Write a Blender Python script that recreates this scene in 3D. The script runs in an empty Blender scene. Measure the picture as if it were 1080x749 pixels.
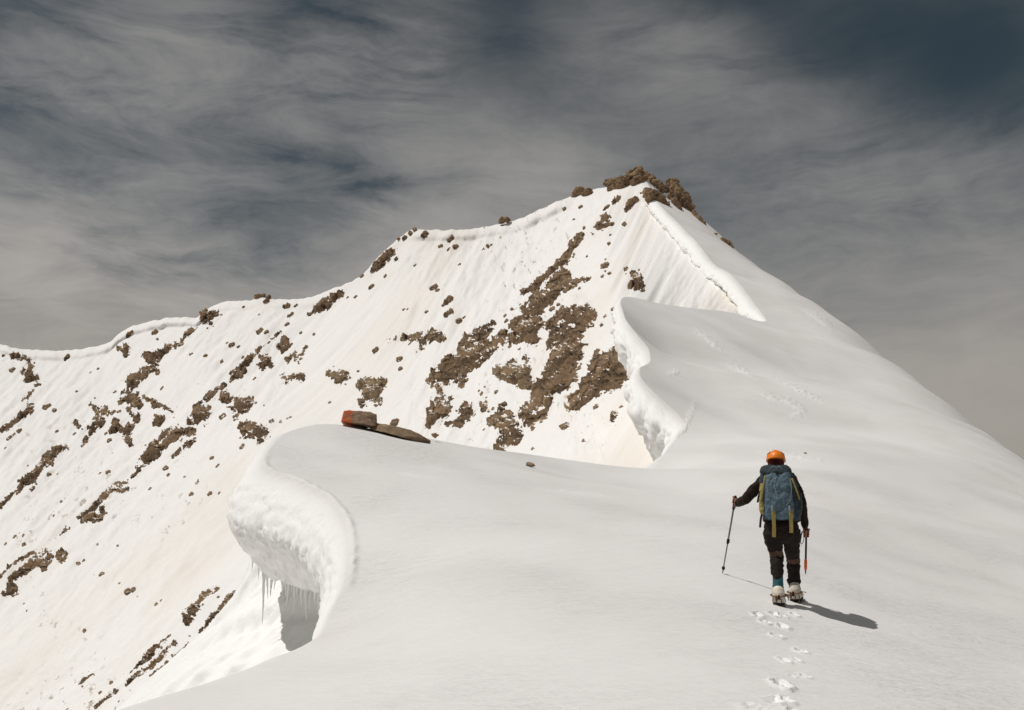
import bpy, bmesh, math, random
import numpy as np
from mathutils import Vector, Matrix

random.seed(7); RNG = np.random.default_rng(11)
SC = bpy.context.scene
COL = SC.collection

# ------------------------------------------------------------------ camera
F = 935.0; CX = 540.0; CY = 374.5
TH = math.atan((520 - CY) / F)
cam = bpy.data.cameras.new('camera'); camo = bpy.data.objects.new('camera', cam); COL.objects.link(camo)
cam.sensor_width = 36.0; cam.lens = F / 1080 * 36; cam.clip_start = .1; cam.clip_end = 5000
camo.rotation_euler = (math.pi / 2 + TH, 0, 0)
SC.camera = camo

def unproj(px, py, d):
    """pixel of the survey photograph + forward distance -> world point (eye at the origin, +y forward, +z up)"""
    px = np.asarray(px, float); py = np.asarray(py, float); d = np.asarray(d, float)
    r = px - CX; u = CY - py
    y = F * math.cos(TH) - u * math.sin(TH); z = F * math.sin(TH) + u * math.cos(TH)
    return np.stack([r / y * d, d * np.ones_like(r), z / y * d], -1)

def proj(P):
    P = np.asarray(P, float)
    f = P[..., 1] * math.cos(TH) + P[..., 2] * math.sin(TH)
    u = -P[..., 1] * math.sin(TH) + P[..., 2] * math.cos(TH)
    return CX + F * P[..., 0] / f, CY - F * u / f

# ------------------------------------------------------------------ noise
_perm = RNG.permutation(256); _perm = np.concatenate([_perm, _perm, _perm])
_g = RNG.normal(size=(256, 3)); _g /= np.linalg.norm(_g, axis=1)[:, None]
def perlin(p):
    p = np.asarray(p, float); i = np.floor(p).astype(np.int64); f = p - i; i &= 255
    w = f * f * f * (f * (f * 6 - 15) + 10)
    out = 0
    for dx in (0, 1):
        wx = w[..., 0] if dx else 1 - w[..., 0]
        for dy in (0, 1):
            wy = w[..., 1] if dy else 1 - w[..., 1]
            for dz in (0, 1):
                wz = w[..., 2] if dz else 1 - w[..., 2]
                h = _perm[_perm[_perm[i[..., 0] + dx] + i[..., 1] + dy] + i[..., 2] + dz]
                g = _g[h]
                out = out + wx * wy * wz * (g[..., 0] * (f[..., 0] - dx) + g[..., 1] * (f[..., 1] - dy) + g[..., 2] * (f[..., 2] - dz))
    return out * 1.6
def fbm(p, o=4, gain=.5, lac=2.03):
    p = np.asarray(p, float); a = 1; s = 0
    for k in range(o):
        s = s + a * perlin(p + k * 17.3); p = p * lac; a *= gain
    return s
def ridged(p, o=4, gain=.5):
    p = np.asarray(p, float); a = 1; s = 0
    for k in range(o):
        s = s + a * (1 - 2 * np.abs(perlin(p + k * 9.7))); p = p * 2.1; a *= gain
    return s
def P3(a, b, c=0.0):
    a, b, c = np.broadcast_arrays(np.asarray(a, float), np.asarray(b, float), np.asarray(c, float))
    return np.stack([a, b, c], -1)
def sstep(a, b, x):
    t = np.clip((np.asarray(x, float) - a) / (b - a), 0, 1); return t * t * (3 - 2 * t)

class TPS:
    def __init__(s, X, v, lam=1e-6):
        X = np.asarray(X, float); n = len(X); s.X = X
        A = np.zeros((n + 3, n + 3)); A[:n, :n] = s.k(X, X) + lam * np.eye(n)
        A[:n, n] = 1; A[:n, n + 1:] = X; A[n, :n] = 1; A[n + 1:, :n] = X.T
        s.w = np.linalg.solve(A, np.concatenate([v, [0, 0, 0]]))
    def k(s, a, b):
        d2 = ((a[:, None, :] - b[None]) ** 2).sum(-1)
        return np.where(d2 > 1e-12, .5 * d2 * np.log(np.maximum(d2, 1e-12)), 0)
    def __call__(s, Q):
        Q = np.asarray(Q, float); sh = Q.shape[:-1]; Q = Q.reshape(-1, 2); n = len(s.X); out = np.empty(len(Q))
        for i in range(0, len(Q), 20000):
            q = Q[i:i + 20000]; out[i:i + 20000] = s.k(q, s.X) @ s.w[:n] + s.w[n] + q @ s.w[n + 1:]
        return out.reshape(sh)

def pchip(x, y):
    """monotone cubic interpolation, returns a function"""
    x = np.asarray(x, float); y = np.asarray(y, float); h = np.diff(x); m = np.diff(y) / h
    d = np.zeros_like(y)
    for i in range(1, len(x) - 1):
        if m[i - 1] * m[i] > 0:
            w1 = 2 * h[i] + h[i - 1]; w2 = h[i] + 2 * h[i - 1]
            d[i] = (w1 + w2) / (w1 / m[i - 1] + w2 / m[i])
    d[0] = m[0]; d[-1] = m[-1]
    def f(q):
        q = np.asarray(q, float); i = np.clip(np.searchsorted(x, q) - 1, 0, len(x) - 2)
        t = (q - x[i]) / h[i]
        return ((2 * t**3 - 3 * t**2 + 1) * y[i] + (t**3 - 2 * t**2 + t) * h[i] * d[i] + (-2 * t**3 + 3 * t**2) * y[i + 1] + (t**3 - t**2) * h[i] * d[i + 1])
    return f

# ------------------------------------------------------------------ mesh plumbing
def link_mesh(name, V, Fc, mat=None, parent=None, smooth=True, normals=None, attrs=None):
    me = bpy.data.meshes.new(name); V = np.asarray(V, np.float32)
    if isinstance(Fc, np.ndarray):
        k = Fc.shape[1]
        me.vertices.add(len(V)); me.vertices.foreach_set('co', V.ravel())
        me.loops.add(Fc.size); me.loops.foreach_set('vertex_index', Fc.astype(np.int32).ravel())
        me.polygons.add(len(Fc)); me.polygons.foreach_set('loop_start', np.arange(0, Fc.size, k, dtype=np.int32))
        me.update(calc_edges=True)
    else:
        me.from_pydata(V.tolist(), [], Fc)
    me.polygons.foreach_set('use_smooth', np.full(len(me.polygons), smooth))
    for an, av in (attrs or {}).items():
        a = me.attributes.new(an, 'FLOAT_VECTOR', 'POINT'); a.data.foreach_set('vector', np.asarray(av, np.float32).ravel())
    me.validate()
    if normals is not None: me.normals_split_custom_set_from_vertices(np.asarray(normals, np.float32).tolist())
    o = bpy.data.objects.new(name, me); COL.objects.link(o)
    if mat: me.materials.append(mat)
    if parent: o.parent = parent
    return o
def gridfaces(nr, nc, r0=0, r1=None, c0=0, c1=None, flip=False):
    r1 = nr - 1 if r1 is None else r1; c1 = nc - 1 if c1 is None else c1
    r, c = np.meshgrid(np.arange(r0, r1), np.arange(c0, c1), indexing='ij'); a = (r * nc + c).ravel()
    q = np.stack([a, a + 1, a + nc + 1, a + nc], -1)
    return q[:, ::-1] if flip else q
def gridnormals(P):
    a = np.gradient(P, axis=0); b = np.gradient(P, axis=1); n = np.cross(b, a)
    return n / np.maximum(np.linalg.norm(n, axis=-1, keepdims=True), 1e-9)
def compact(V, Fc, *extra):
    u, inv = np.unique(Fc.ravel(), return_inverse=True)
    return (V[u], inv.reshape(Fc.shape)) + tuple(e[u] for e in extra)
def tag(o, label=None, cat=None, group=None, kind=None):
    if label: o['label'] = label
    if cat: o['category'] = cat
    if group: o['group'] = group
    if kind: o['kind'] = kind
    return o

# ------------------------------------------------------------------ materials
class NT:
    def __init__(s, tree): s.t = tree; tree.nodes.clear()
    def n(s, typ, _ins=None, **kw):
        nd = s.t.nodes.new(typ)
        for k, v in kw.items(): setattr(nd, k, v)
        for k, v in (_ins or {}).items():
            if isinstance(v, bpy.types.NodeSocket): s.t.links.new(v, nd.inputs[k])
            else: nd.inputs[k].default_value = v
        return nd
    def math(s, op, a, b=0.0, c=0.0, clamp=False):
        return s.n('ShaderNodeMath', {0: a, 1: b, 2: c}, operation=op, use_clamp=clamp).outputs[0]
    def vm(s, op, a, b=(0, 0, 0)):
        return s.n('ShaderNodeVectorMath', {0: a, 1: b}, operation=op)
    def noise(s, vec, scale, detail=4, rough=.5, dist=0.0):
        return s.n('ShaderNodeTexNoise', {'Vector': vec, 'Scale': scale, 'Detail': detail, 'Roughness': rough, 'Distortion': dist}).outputs['Fac']
    def mapr(s, v, a, b, c=0.0, d=1.0, smooth=True):
        return s.n('ShaderNodeMapRange', {'Value': v, 'From Min': a, 'From Max': b, 'To Min': c, 'To Max': d}, interpolation_type='SMOOTHSTEP' if smooth else 'LINEAR').outputs[0]
    def mix(s, f, a, b, blend='MIX'):
        nd = s.n('ShaderNodeMix', data_type='RGBA', blend_type=blend)
        for i, v in ((0, f), (6, a), (7, b)):
            if isinstance(v, bpy.types.NodeSocket): s.t.links.new(v, nd.inputs[i])
            else: nd.inputs[i].default_value = v if i == 0 else (*v, 1) if len(v) == 3 else v
        return nd.outputs[2]
    def mapping(s, vec, rot=(0, 0, 0), scale=(1, 1, 1), loc=(0, 0, 0)):
        return s.n('ShaderNodeMapping', {'Vector': vec, 'Rotation': rot, 'Scale': scale, 'Location': loc}).outputs[0]
    def bump(s, h, strength, dist, normal=None):
        d = {'Height': h, 'Strength': strength, 'Distance': dist}
        if normal is not None: d['Normal'] = normal
        return s.n('ShaderNodeBump', d).outputs[0]
    def out(s, col, rough, normal=None, **extra):
        d = {'Base Color': col if isinstance(col, bpy.types.NodeSocket) else (*col, 1), 'Roughness': rough}
        if normal is not None: d['Normal'] = normal
        for k, v in extra.items(): d[k.replace('_', ' ')] = v
        b = s.n('ShaderNodeBsdfPrincipled', d); o = s.n('ShaderNodeOutputMaterial', {'Surface': b.outputs[0]}); return b
def newmat(name):
    m = bpy.data.materials.new(name); m.use_nodes = True; return m, NT(m.node_tree)

def mat_snow_ridge():
    m, t = newmat('wind_packed_snow')
    pos = t.n('ShaderNodeNewGeometry').outputs['Position']
    info = t.n('ShaderNodeAttribute', attribute_name='info').outputs['Vector']   # x: crust break, y: distance, z: steep face
    sp = t.n('ShaderNodeSeparateXYZ', {0: info})
    big = t.noise(pos, .18, 3, .55)
    col = t.mix(t.mapr(big, .35, .65), (.785, .766, .745), (.735, .715, .692))
    warm = t.noise(t.mapping(pos, scale=(.5, .12, .5)), .5, 4, .6)
    col = t.mix(t.math('MULTIPLY', t.mapr(warm, .45, .75), .35), col, (.70, .66, .61))
    col = t.mix(sp.outputs[0], col, (.86, .855, .845))
    col = t.mix(t.math('MULTIPLY', sp.outputs[2], .9), col, (.90, .895, .875))
    # wind ripples: long thin crests lying across the slope
    rp = t.mapping(pos, rot=(0, 0, math.radians(-20)), scale=(1.2, 6.0, 3.0))
    rip = t.noise(rp, 1.6, 5, .62, .35)
    rp2 = t.mapping(pos, rot=(0, 0, math.radians(-30)), scale=(1.0, 5.0, 3.0))
    rip2 = t.noise(rp2, 6.5, 3, .6, .2)
    fine = t.noise(pos, 55, 3, .6)
    far = t.noise(t.mapping(pos, rot=(0, 0, math.radians(-35)), scale=(.3, 1.4, .8)), .45, 5, .6, .4)
    flat = t.math('SUBTRACT', 1.0, sp.outputs[2])
    patch = t.mapr(t.noise(pos, .35, 3, .5), .38, .66, .35, 1.0)
    n1 = t.bump(rip, t.math('MULTIPLY', t.math('MULTIPLY', flat, patch), .5), .10)
    n1 = t.bump(rip2, t.math('MULTIPLY', t.math('MULTIPLY', flat, patch), .7), .04, n1)
    n1 = t.bump(far, t.math('MULTIPLY', sp.outputs[1], .14), .5, n1)
    rough = t.noise(pos, 14, 7, .72, .1)
    n1 = t.bump(rough, t.math('MULTIPLY', sp.outputs[2], .5), .035, n1)
    n1 = t.bump(fine, .12, .008, n1)
    t.out(col, .62, n1, Specular_IOR_Level=.25)
    return m
def mat_face():
    m, t = newmat('sunlit_mountain_snow')
    pos = t.n('ShaderNodeNewGeometry').outputs['Position']
    fl = t.n('ShaderNodeAttribute', attribute_name='flow').outputs['Vector']      # x across the fall line, y along it
    dirt = t.noise(t.mapping(fl, scale=(1, .12, 1)), .06, 6, .66, .5)
    blot = t.noise(fl, .012, 4, .6)
    col = t.mix(t.math('MULTIPLY', t.mapr(dirt, .45, .75), t.mapr(blot, .35, .65)), (.825, .806, .778), (.73, .66, .575))
    speck = t.noise(t.mapping(fl, scale=(1, .6, 1)), .8, 3, .7)
    spm = t.math('MULTIPLY', t.mapr(speck, .58, .67), t.mapr(t.noise(fl, .03, 4, .6, .5), .50, .64))
    col = t.mix(t.math('MULTIPLY', spm, .75), col, (.33, .26, .18))
    flute = t.noise(t.mapping(fl, scale=(1, .055, 1)), .23, 4, .62, .15)
    lump = t.noise(fl, .10, 5, .6)
    amp = t.mapr(t.noise(fl, .016, 4, .55), .38, .66, .05, 1.0)
    n1 = t.bump(flute, t.math('MULTIPLY', amp, .32), 1.6)
    n1 = t.bump(lump, .16, 2.0, n1)
    n1 = t.bump(t.noise(fl, .9, 3, .6), .14, .35, n1)
    t.out(col, .7, n1, Specular_IOR_Level=.15)
    return m
def mat_rock(name, c1, c2, c3, scale, snow=.0, dist=1.0):
    m, t = newmat(name)
    pos = t.n('ShaderNodeTexCoord').outputs['Object']
    warp = t.vm('ADD', pos, t.vm('MULTIPLY', t.n('ShaderNodeTexNoise', {'Vector': pos, 'Scale': scale * .6, 'Detail': 3}).outputs['Color'], (.6 / scale,) * 3).outputs[0]).outputs[0]
    a = t.noise(pos, scale * .35, 5, .6, .6); b = t.noise(pos, scale * 2.2, 5, .68)
    strat = t.noise(t.mapping(pos, rot=(.5, -.6, .3), scale=(.35, .35, 2.2)), scale, 5, .65, .5)
    vor = t.n('ShaderNodeTexVoronoi', {'Vector': t.mapping(warp, rot=(.4, .5, .2), scale=(.7, .8, 1.5)), 'Scale': scale * .9}, feature='DISTANCE_TO_EDGE').outputs['Distance']
    crack = t.mapr(vor, .0, .09)
    col = t.mix(t.mapr(a, .35, .65), c1, c2)
    col = t.mix(t.math('MULTIPLY', t.mapr(b, .45, .75), .7), col, c3)
    col = t.mix(t.math('MULTIPLY', t.math('SUBTRACT', 1.0, crack), .55), col, tuple(.22 * x for x in c1))  # shadow in the cracks painted into the colour
    if snow:
        nz = t.n('ShaderNodeSeparateXYZ', {0: t.n('ShaderNodeNewGeometry').outputs['Normal']}).outputs[2]
        sn = t.math('ADD', nz, t.math('MULTIPLY', t.math('SUBTRACT', t.noise(pos, scale * 1.6, 4, .65), .5), 1.3))
        col = t.mix(t.mapr(sn, 1.16 - snow, 1.20 - snow), col, (.86, .83, .79))
    n1 = t.bump(strat, .8, dist * .9)
    n1 = t.bump(crack, .7, dist * .45, n1)
    n1 = t.bump(b, .6, dist * .25, n1)
    t.out(col, .88, n1, Specular_IOR_Level=.2)
    return m
def mat_plain(name, c, rough=.8, var=.25, scale=30, bump=.3, dist=.004, spec=.25, metal=0.0, weave=None):
    m, t = newmat(name)
    pos = t.n('ShaderNodeTexCoord').outputs['Object']
    a = t.noise(pos, scale, 4, .6); b = t.noise(pos, scale * .2, 3, .5)
    col = t.mix(t.mapr(a, .3, .7), tuple(x * (1 - var) for x in c), tuple(min(1, x * (1 + var)) for x in c))
    col = t.mix(t.math('MULTIPLY', t.mapr(b, .4, .7), .5), col, tuple(x * (1 - var * 1.3) for x in c))
    n = t.bump(a, bump, dist)
    t.out(col, rough, n, Specular_IOR_Level=spec, Metallic=metal)
    return m
# ------------------------------------------------------------------ the snow ridge: edge line and height field
EDGE = [  # px, py, distance, profile, scale
    (-700, 1100, 3.0, 'roll', .6), (20, 800, 5.0, 'roll', .7), (140, 749, 5.9, 'roll', .8), (230, 720, 7.2, 'roll', .8), (308, 690, 8.6, 'roll', .8), (344, 661, 9.8, 'bay', .9),
    (366, 612, 11.5, 'bay', 1.0), (368, 562, 13.0, 'bay', 1.15), (346, 524, 14.5, 'prom', 1.0), (312, 505, 15.5, 'prom', 1.16), (279, 492, 16.5, 'prom', 1.16),
    (280, 480, 17.7, 'prom', .8), (296, 461, 19.6, 'lee', .42), (332, 448, 21.0, 'lee', .4), (390, 452, 22.5, 'crest', .5), (450, 462, 24.0, 'crest', .7),
    (550, 478, 28.0, 'crest', .9), (640, 491, 32.0, 'crest', .9), (688, 497, 36.0, 'crest', .9), (702, 478, 39.0, 'hump', .5), (716, 459, 42.5, 'hump', 1.2), (722, 446, 44.6, 'hump', 1.8),
 (714, 436, 45.8, 'hump', 2.3), (701, 424, 46.8, 'hump', 2.5), (687, 411, 47.9, 'hump', 2.2), (676, 398, 49.2, 'hump', 1.5), (675, 389, 52.0, 'hump', 1.0), (686, 378, 57.6, 'hump', 1.7), (684, 368, 59.4, 'hump', 2.4), (673, 354, 61.0, 'hump', 2.3),
 (662, 340, 63.0, 'hump', 1.9), (657, 328, 66.5, 'hump', 1.3), (656, 315, 75.0, 'hump', .8), (700, 321, 87.0, 'back', 1.0), (750, 327, 95.0, 'back', 1.0), (780, 332, 104.0, 'back', 1.0), (808, 337, 113.0, 'summit', .5),
    (797, 322, 120.0, 'summit', 1.5), (766, 286, 134.0, 'summit', 1.6), (722, 243, 163.0, 'summit', 1.7), (693, 212, 186.0, 'summit', 1.5), (684, 196, 197.0, 'crest', 1.2), (677, 184, 205.0, 'crest', 1.2)]
PROFILE = {
 'roll':   [(0,0),(.12,-.012),(.25,-.05),(.4,-.12),(.55,-.23),(.68,-.4),(.8,-.62),(.9,-.95),(1.,-1.5),(1.1,-2.2),(1.,-3.2),(.9,-5),(1.2,-10),(3,-24)],
 'bay':    [(0,0),(.05,-.06),(.15,-.16),(.25,-.34),(.31,-.60),(.28,-.84),(.14,-1.06),(-.05,-1.28),(-.5,-1.34),(-.7,-1.9),(-.5,-2.9),(.2,-5),(1.6,-10),(6,-24)],
 'prom':   [(0,0),(.06,-.075),(.24,-.22),(.42,-.44),(.54,-.72),(.46,-.98),(.22,-1.28),(-.1,-1.6),(-.9,-1.66),(-1.0,-2.1),(-.2,-2.8),(1.9,-4.3),(7,-9.0),(25,-23)],
 'lee':    [(0,0),(.2,-.03),(.5,-.13),(.9,-.38),(1.2,-.8),(1.25,-1.2),(1.1,-1.6),(.8,-2.0),(.3,-2.25),(.4,-2.95),(1.6,-4.35),(3.8,-6.3),(9.2,-10.9),(25,-24)],
 'crest':  [(0,0),(.4,-.05),(.9,-.22),(1.5,-.6),(2.1,-1.2),(2.7,-2.),(3.4,-3.2),(4.,-4.6),(4.6,-6.4),(5.3,-8.6),(6.5,-12),(8.,-16),(12,-25),(20,-40)],
 'back':   [(0,0),(.25,-.06),(.5,-.25),(.7,-.7),(.78,-1.4),(.75,-2.2),(.6,-3.2),(.45,-4.4),(.3,-6),(.1,-8),(-.2,-11),(-.6,-15),(-1,-20),(-1.5,-28)],
 'hump':   [(0,0),(.12,-.04),(.27,-.16),(.41,-.36),(.46,-.6),(.33,-.95),(.14,-1.3),(-.08,-1.6),(-.35,-1.8),(-.5,-2.2),(-.8,-3.2),(-1.2,-5),(-1.6,-8),(-2,-14)],
 'summit': [(0,0),(.3,-.06),(.65,-.25),(1.,-.55),(1.2,-.95),(1.0,-1.35),(.6,-1.75),(.1,-2.05),(-.3,-2.2),(-.5,-2.5),(-.65,-3.2),(-.8,-4.2),(-.9,-6),(-1.1,-9)],
}
Ew = np.array([unproj(a, b, c) for a, b, c, _, _ in EDGE])
Ew[0] = (-3.2, -4, -1.75)
ey = Ew[:, 1]
xE = pchip(ey, Ew[:, 0])

CTRL = [(300,749,5.85),(540,749,5.75),(700,749,5.75),(830,749,6.0),(960,749,6.6),(1080,749,7.3),(700,640,9.1),(828,637,10.2),(915,655,10.45),(960,640,12.0),(1080,640,14.2),(1080,560,27),(1080,520,40),(1082,487,58),
 (1000,600,18),(1000,540,29),(1000,480,45),(1000,440,72),(1003,428,88),(900,600,14.3),(900,540,22.5),(900,500,32),(900,450,53),(900,400,84),(900,365,112),(903,351,125),
 (830,570,14.3),(830,530,21),(830,500,29),(830,470,39),(830,430,54),(830,390,76),(828,350,105),(760,600,11.5),(760,550,16.3),(760,500,28.5),(760,470,39),(760,430,51),(760,390,61),(760,355,76),
 (700,520,25.5),(700,600,11.2),(725,480,38),(600,600,10.9),(600,540,15.4),(600,505,22),(500,650,8.8),(500,560,12.8),(500,505,17.6),(500,480,22),(420,610,10.6),(420,545,13.5),(420,500,16.6),(420,468,20.4),
 (330,485,17.8),(312,468,19.2),(395,560,13),(395,615,11.3),(735,228,193),(770,262,176),(830,300,150),(880,335,133),(860,320,138),(800,300,142),(760,255,170),(705,215,188),(700,340,74),(722,400,55.5),(735,425,50.5),(695,372,64)]
cw = np.array([unproj(*c) for c in CTRL])
extra = np.array([(0,0,-1.68),(3,0,-2.4),(8,0,-3.9),(-2,-4,-1.9),(10,-4,-4.9),(14,8,-4.4),(20,16,-5),(28,25,-5.8),(40,40,-6),(55,60,-7),(74,90,-6),(84,120,-8),(84,150,-3),(80,185,8),(70,210,26),(45,214,56)], float)
RIB = [(735,226,193),(770,253,176),(830,299,150),(880,336,133),(903,351,125),(955,392,104),(1003,428,88),(1045,460,72),(1082,487,58)]
fall = []
for a, b, d in RIB:
    p = unproj(a, b, d)
    for k, (o, dz) in enumerate([(.035, -.036), (.09, -.105), (.18, -.22)]): fall.append((p[0] + o * d, d + .02 * d * k, p[2] + dz * d))
allp = np.concatenate([Ew[1:], cw, unproj(*np.array([RIB[5], RIB[7]], float).T), extra[:10], extra[12:], np.array(fall)])
c0 = 7.0
def UV(x, y): x, y = np.broadcast_arrays(np.asarray(x, float), np.asarray(y, float)); return np.stack([x / (y + c0), 1.1 * np.log(y + c0)], -1)
_tz = TPS(UV(allp[:, 0], allp[:, 1]), (allp[:, 2] + 1.6) / (allp[:, 1] + c0), 2e-5)
def ground0(x, y): return _tz(UV(x, y)) * (np.asarray(y, float) + c0) - 1.6

def ray_ground(px, py, d0=4.0, d1=120.0):
    d = np.geomspace(d0, d1, 700); W = unproj(np.full_like(d, px), np.full_like(d, py), d)
    s = W[:, 2] - ground0(W[:, 0], W[:, 1]); i = int(np.argmax(s < 0)); t = s[i - 1] / (s[i - 1] - s[i])
    return W[i - 1] * (1 - t) + W[i] * t

PRINT = [(185,375,1.1),(215,402,1),(250,372,1),(285,378,.9),(332,372,.9),(285,422,1.1),(262,458,1),(356,518,.9),(290,553,.9),(342,553,.7),(325,616,.5),(373,616,.7),(280,652,1.3),(264,715,.9),(305,712,.9),(180,744,1.1),(225,740,.6),(330,760,.9),(200,790,1)]
PRINT = [(ray_ground(750 + a / 3.761, 550 + b / 3.761), s) for a, b, s in PRINT]
CRUST = [([(728,349),(743,357),(753,367),(768,373)], .30), ([(764,386),(780,392),(796,400)], .20), ([(793,413),(813,422),(830,426),(844,434),(832,438)], .22), ([(814,403),(833,409),(844,415),(858,422),(878,430)], .24),
         ([(848,330),(862,338),(880,352)], .3), ([(795,478),(815,481),(838,484),(862,487),(846,478)], .10), ([(700,470),(724,455),(738,420)], .16), ([(705,397),(720,394)], .2), ([(560,515),(600,520),(650,527)], .02), ([(420,500),(470,507)], .02)]
def seg_dist(px, py, pl):
    best = np.full(px.shape, 1e9); side = np.zeros(px.shape); tt = np.zeros(px.shape)
    L = len(pl) - 1
    for i in range(L):
        ax, ay = pl[i]; bx, by = pl[i + 1]; vx, vy = bx - ax, by - ay; l2 = vx * vx + vy * vy
        t = np.clip(((px - ax) * vx + (py - ay) * vy) / l2, 0, 1); dx = px - ax - t * vx; dy = py - ay - t * vy
        d = np.hypot(dx, dy); k = d < best
        best = np.where(k, d, best); side = np.where(k, np.sign(vx * dy - vy * dx), side); tt = np.where(k, (i + t) / L, tt)
    return best, side, tt

ys = np.concatenate([np.linspace(-4, 4.9, 40), np.arange(5, 5.6, .03), np.arange(5.6, 10.5, .014), np.arange(10.5, 11.2, .03), np.arange(11.2, 22, .05), np.geomspace(22, 112, 400), np.linspace(112.6, 205, 190)[0:], np.linspace(206, 222, 10)])
nR = len(ys)
xEr = xE(np.minimum(ys, 205)); xEr = np.where(ys < -3.9, -3.2, xEr)
xR = pchip([-4, 8, 16, 25, 40, 60, 90, 120, 150, 185, 222], [10, 14, 20, 28, 40, 55, 74, 84, 84, 80, 72])(ys)
A = xEr + .18 * (xR - xEr); B = xEr + .45 * (xR - xEr); kk = sstep(11, 24, ys)
A = (1 - kk) * np.maximum(1.75, xEr + 1) + kk * A; B = (1 - kk) * 3.75 + kk * B
M1, M2, M3 = 110, 130, 130
ta = np.linspace(0, 1, M1, endpoint=False)[None]; tb = np.linspace(0, 1, M2, endpoint=False)[None]; tc = np.linspace(0, 1, M3)[None]
ta = .45 * ta + .55 * ta ** 1.6
X = np.concatenate([xEr[:, None] + ta * (A - xEr)[:, None], A[:, None] + tb * (B - A)[:, None], B[:, None] + tc ** 1.3 * (xR - B)[:, None]], 1)
Y = np.repeat(ys[:, None], X.shape[1], 1)
Z = ground0(X, np.minimum(Y, 205)) - np.maximum(Y - 205, 0) * 1.1
Zb = Z.copy()
# relief: broad wind shaping, sastrugi, crust breaks, boot prints
de = X - xEr[:, None]
fade = sstep(0, 1, de / (.05 * (Y + 6)))
Z = Z + fade * (np.interp(Y, [8, 22], [.0007, .0003]) * (Y + 8) * fbm(P3(X * .22 / (1 + Y / 40), Y * .10 / (1 + Y / 40)), 4) + np.interp(Y, [8, 22], [.0005, .0003]) * (Y + 4) * fbm(P3(.5 * X + .2 * Y, .35 * Y - .3 * X, 3) * (6 / (Y + 8) ** .75)[..., None], 3))
Z = Z + .006 * fade * fbm(P3(X * 1.1 + .5 * Y, Y * 3.2 - X * 1.3, 5), 3) * sstep(30, 8, Y)
info = np.zeros(X.shape + (3,))
PX, PY = proj(np.stack([X, np.maximum(Y, .5), Zb], -1))
for pl, am in CRUST:
    d, s, t = seg_dist(PX, PY, pl)
    nz = fbm(P3(PX * .3, PY * .6, 2), 4, .6); dd = (d * s + 2.2 * nz)
    w = np.sin(np.clip(t, 0.02, .98) * math.pi) ** .6 * (d < 14) * (Y > 12)
    Z = Z + .4 * am * w * (sstep(.8, -.6, dd) * sstep(-9, -.8, dd)) * (.6 + .6 * nz)
    info[..., 0] = np.maximum(info[..., 0], w * np.exp(-((dd + .8) / 1.8) ** 2) * np.clip(.6 + .8 * nz, 0, 1))
Z = Z + .03 * np.exp(-((de - .05) / .05) ** 2) * sstep(10.5, 12, Y) * sstep(18.5, 16.5, Y) * np.clip(.7 + .7 * fbm(P3(X * 4, Y * 4, 6), 3), 0, 1.5)
for (c, s) in PRINT:
    s = s * .88
    k = (np.abs(X - c[0]) < .6) & (np.abs(Y - c[1]) < .6)
    if not k.any(): continue
    dx = (X[k] - c[0]); dy = (Y[k] - c[1]); q = P3(X[k] * 15, Y[k] * 11, 1.5); n = fbm(q, 4, .6); n2 = ridged(P3(X[k] * 22, Y[k] * 16, 4), 4, .6)
    r = np.sqrt((dx / (.047 * s)) ** 2 + (dy / (.09 * s)) ** 2) + .4 * n
    pit = sstep(1.08, .8, r); rim = np.exp(-((r - 1.3) / .35) ** 2)
    Z[k] = Z[k] - .028 * pit * s + .011 * rim * s * np.clip(.2 + n2 * .8, 0, 1.4) + .008 * sstep(2.0, 1.1, r) * np.clip(n2, 0, 1) * s * (1 - pit)
    info[k, 0] = np.maximum(info[k, 0], np.clip(sstep(1.45, .9, r) * (.25 + .9 * n2), 0, 1))
info[..., 1] = sstep(22, 55, Y)
# side of the ridge (cornices, wind lip, flank): profiles swung along the edge, outward to the left
prof = np.array([[(o * s, z * s) for o, z in PROFILE[p]] for _, _, _, p, s in EDGE])          # nE x 14 x 2
sc_ = np.array([e[4] for e in EDGE])
for i, e in enumerate(EDGE):        # small lips still stand on a full-size flank
    if e[3] in ('roll', 'bay', 'prom', 'lee'):
        q = np.array(PROFILE[e[3]]); s = e[4]; w = sstep(7, 11, np.arange(14))[:, None]
        prof[i] = prof[i] * (1 - w) + q * w
KS = 84
kq = np.linspace(0, 1, KS) ** 1.15 * 13
prof_r = np.stack([[np.interp(ys, ey, prof[:, j, c]) for c in (0, 1)] for j in range(14)], 0)   # 14 x 2 x nR
def catmull(Pk, q):
    i = np.clip(np.floor(q).astype(int), 0, 12); t = (q - i)[:, None, None]
    p0 = Pk[np.maximum(i - 1, 0)]; p1 = Pk[i]; p2 = Pk[i + 1]; p3 = Pk[np.minimum(i + 2, 13)]
    return .5 * (2 * p1 + (p2 - p0) * t + (2 * p0 - 5 * p1 + 4 * p2 - p3) * t**2 + (3 * p1 - p0 - 3 * p2 + p3) * t**3)
pr = catmull(prof_r, kq).transpose(2, 0, 1)                                                       # nR x KS x 2
edge3 = np.stack([X[:, 0], Y[:, 0], Z[:, 0]], -1)
def smooth1(a, n):
    for _ in range(n): a = np.concatenate([a[:1], (a[:-2] + 2 * a[1:-1] + a[2:]) / 4, a[-1:]])
    return a
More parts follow.
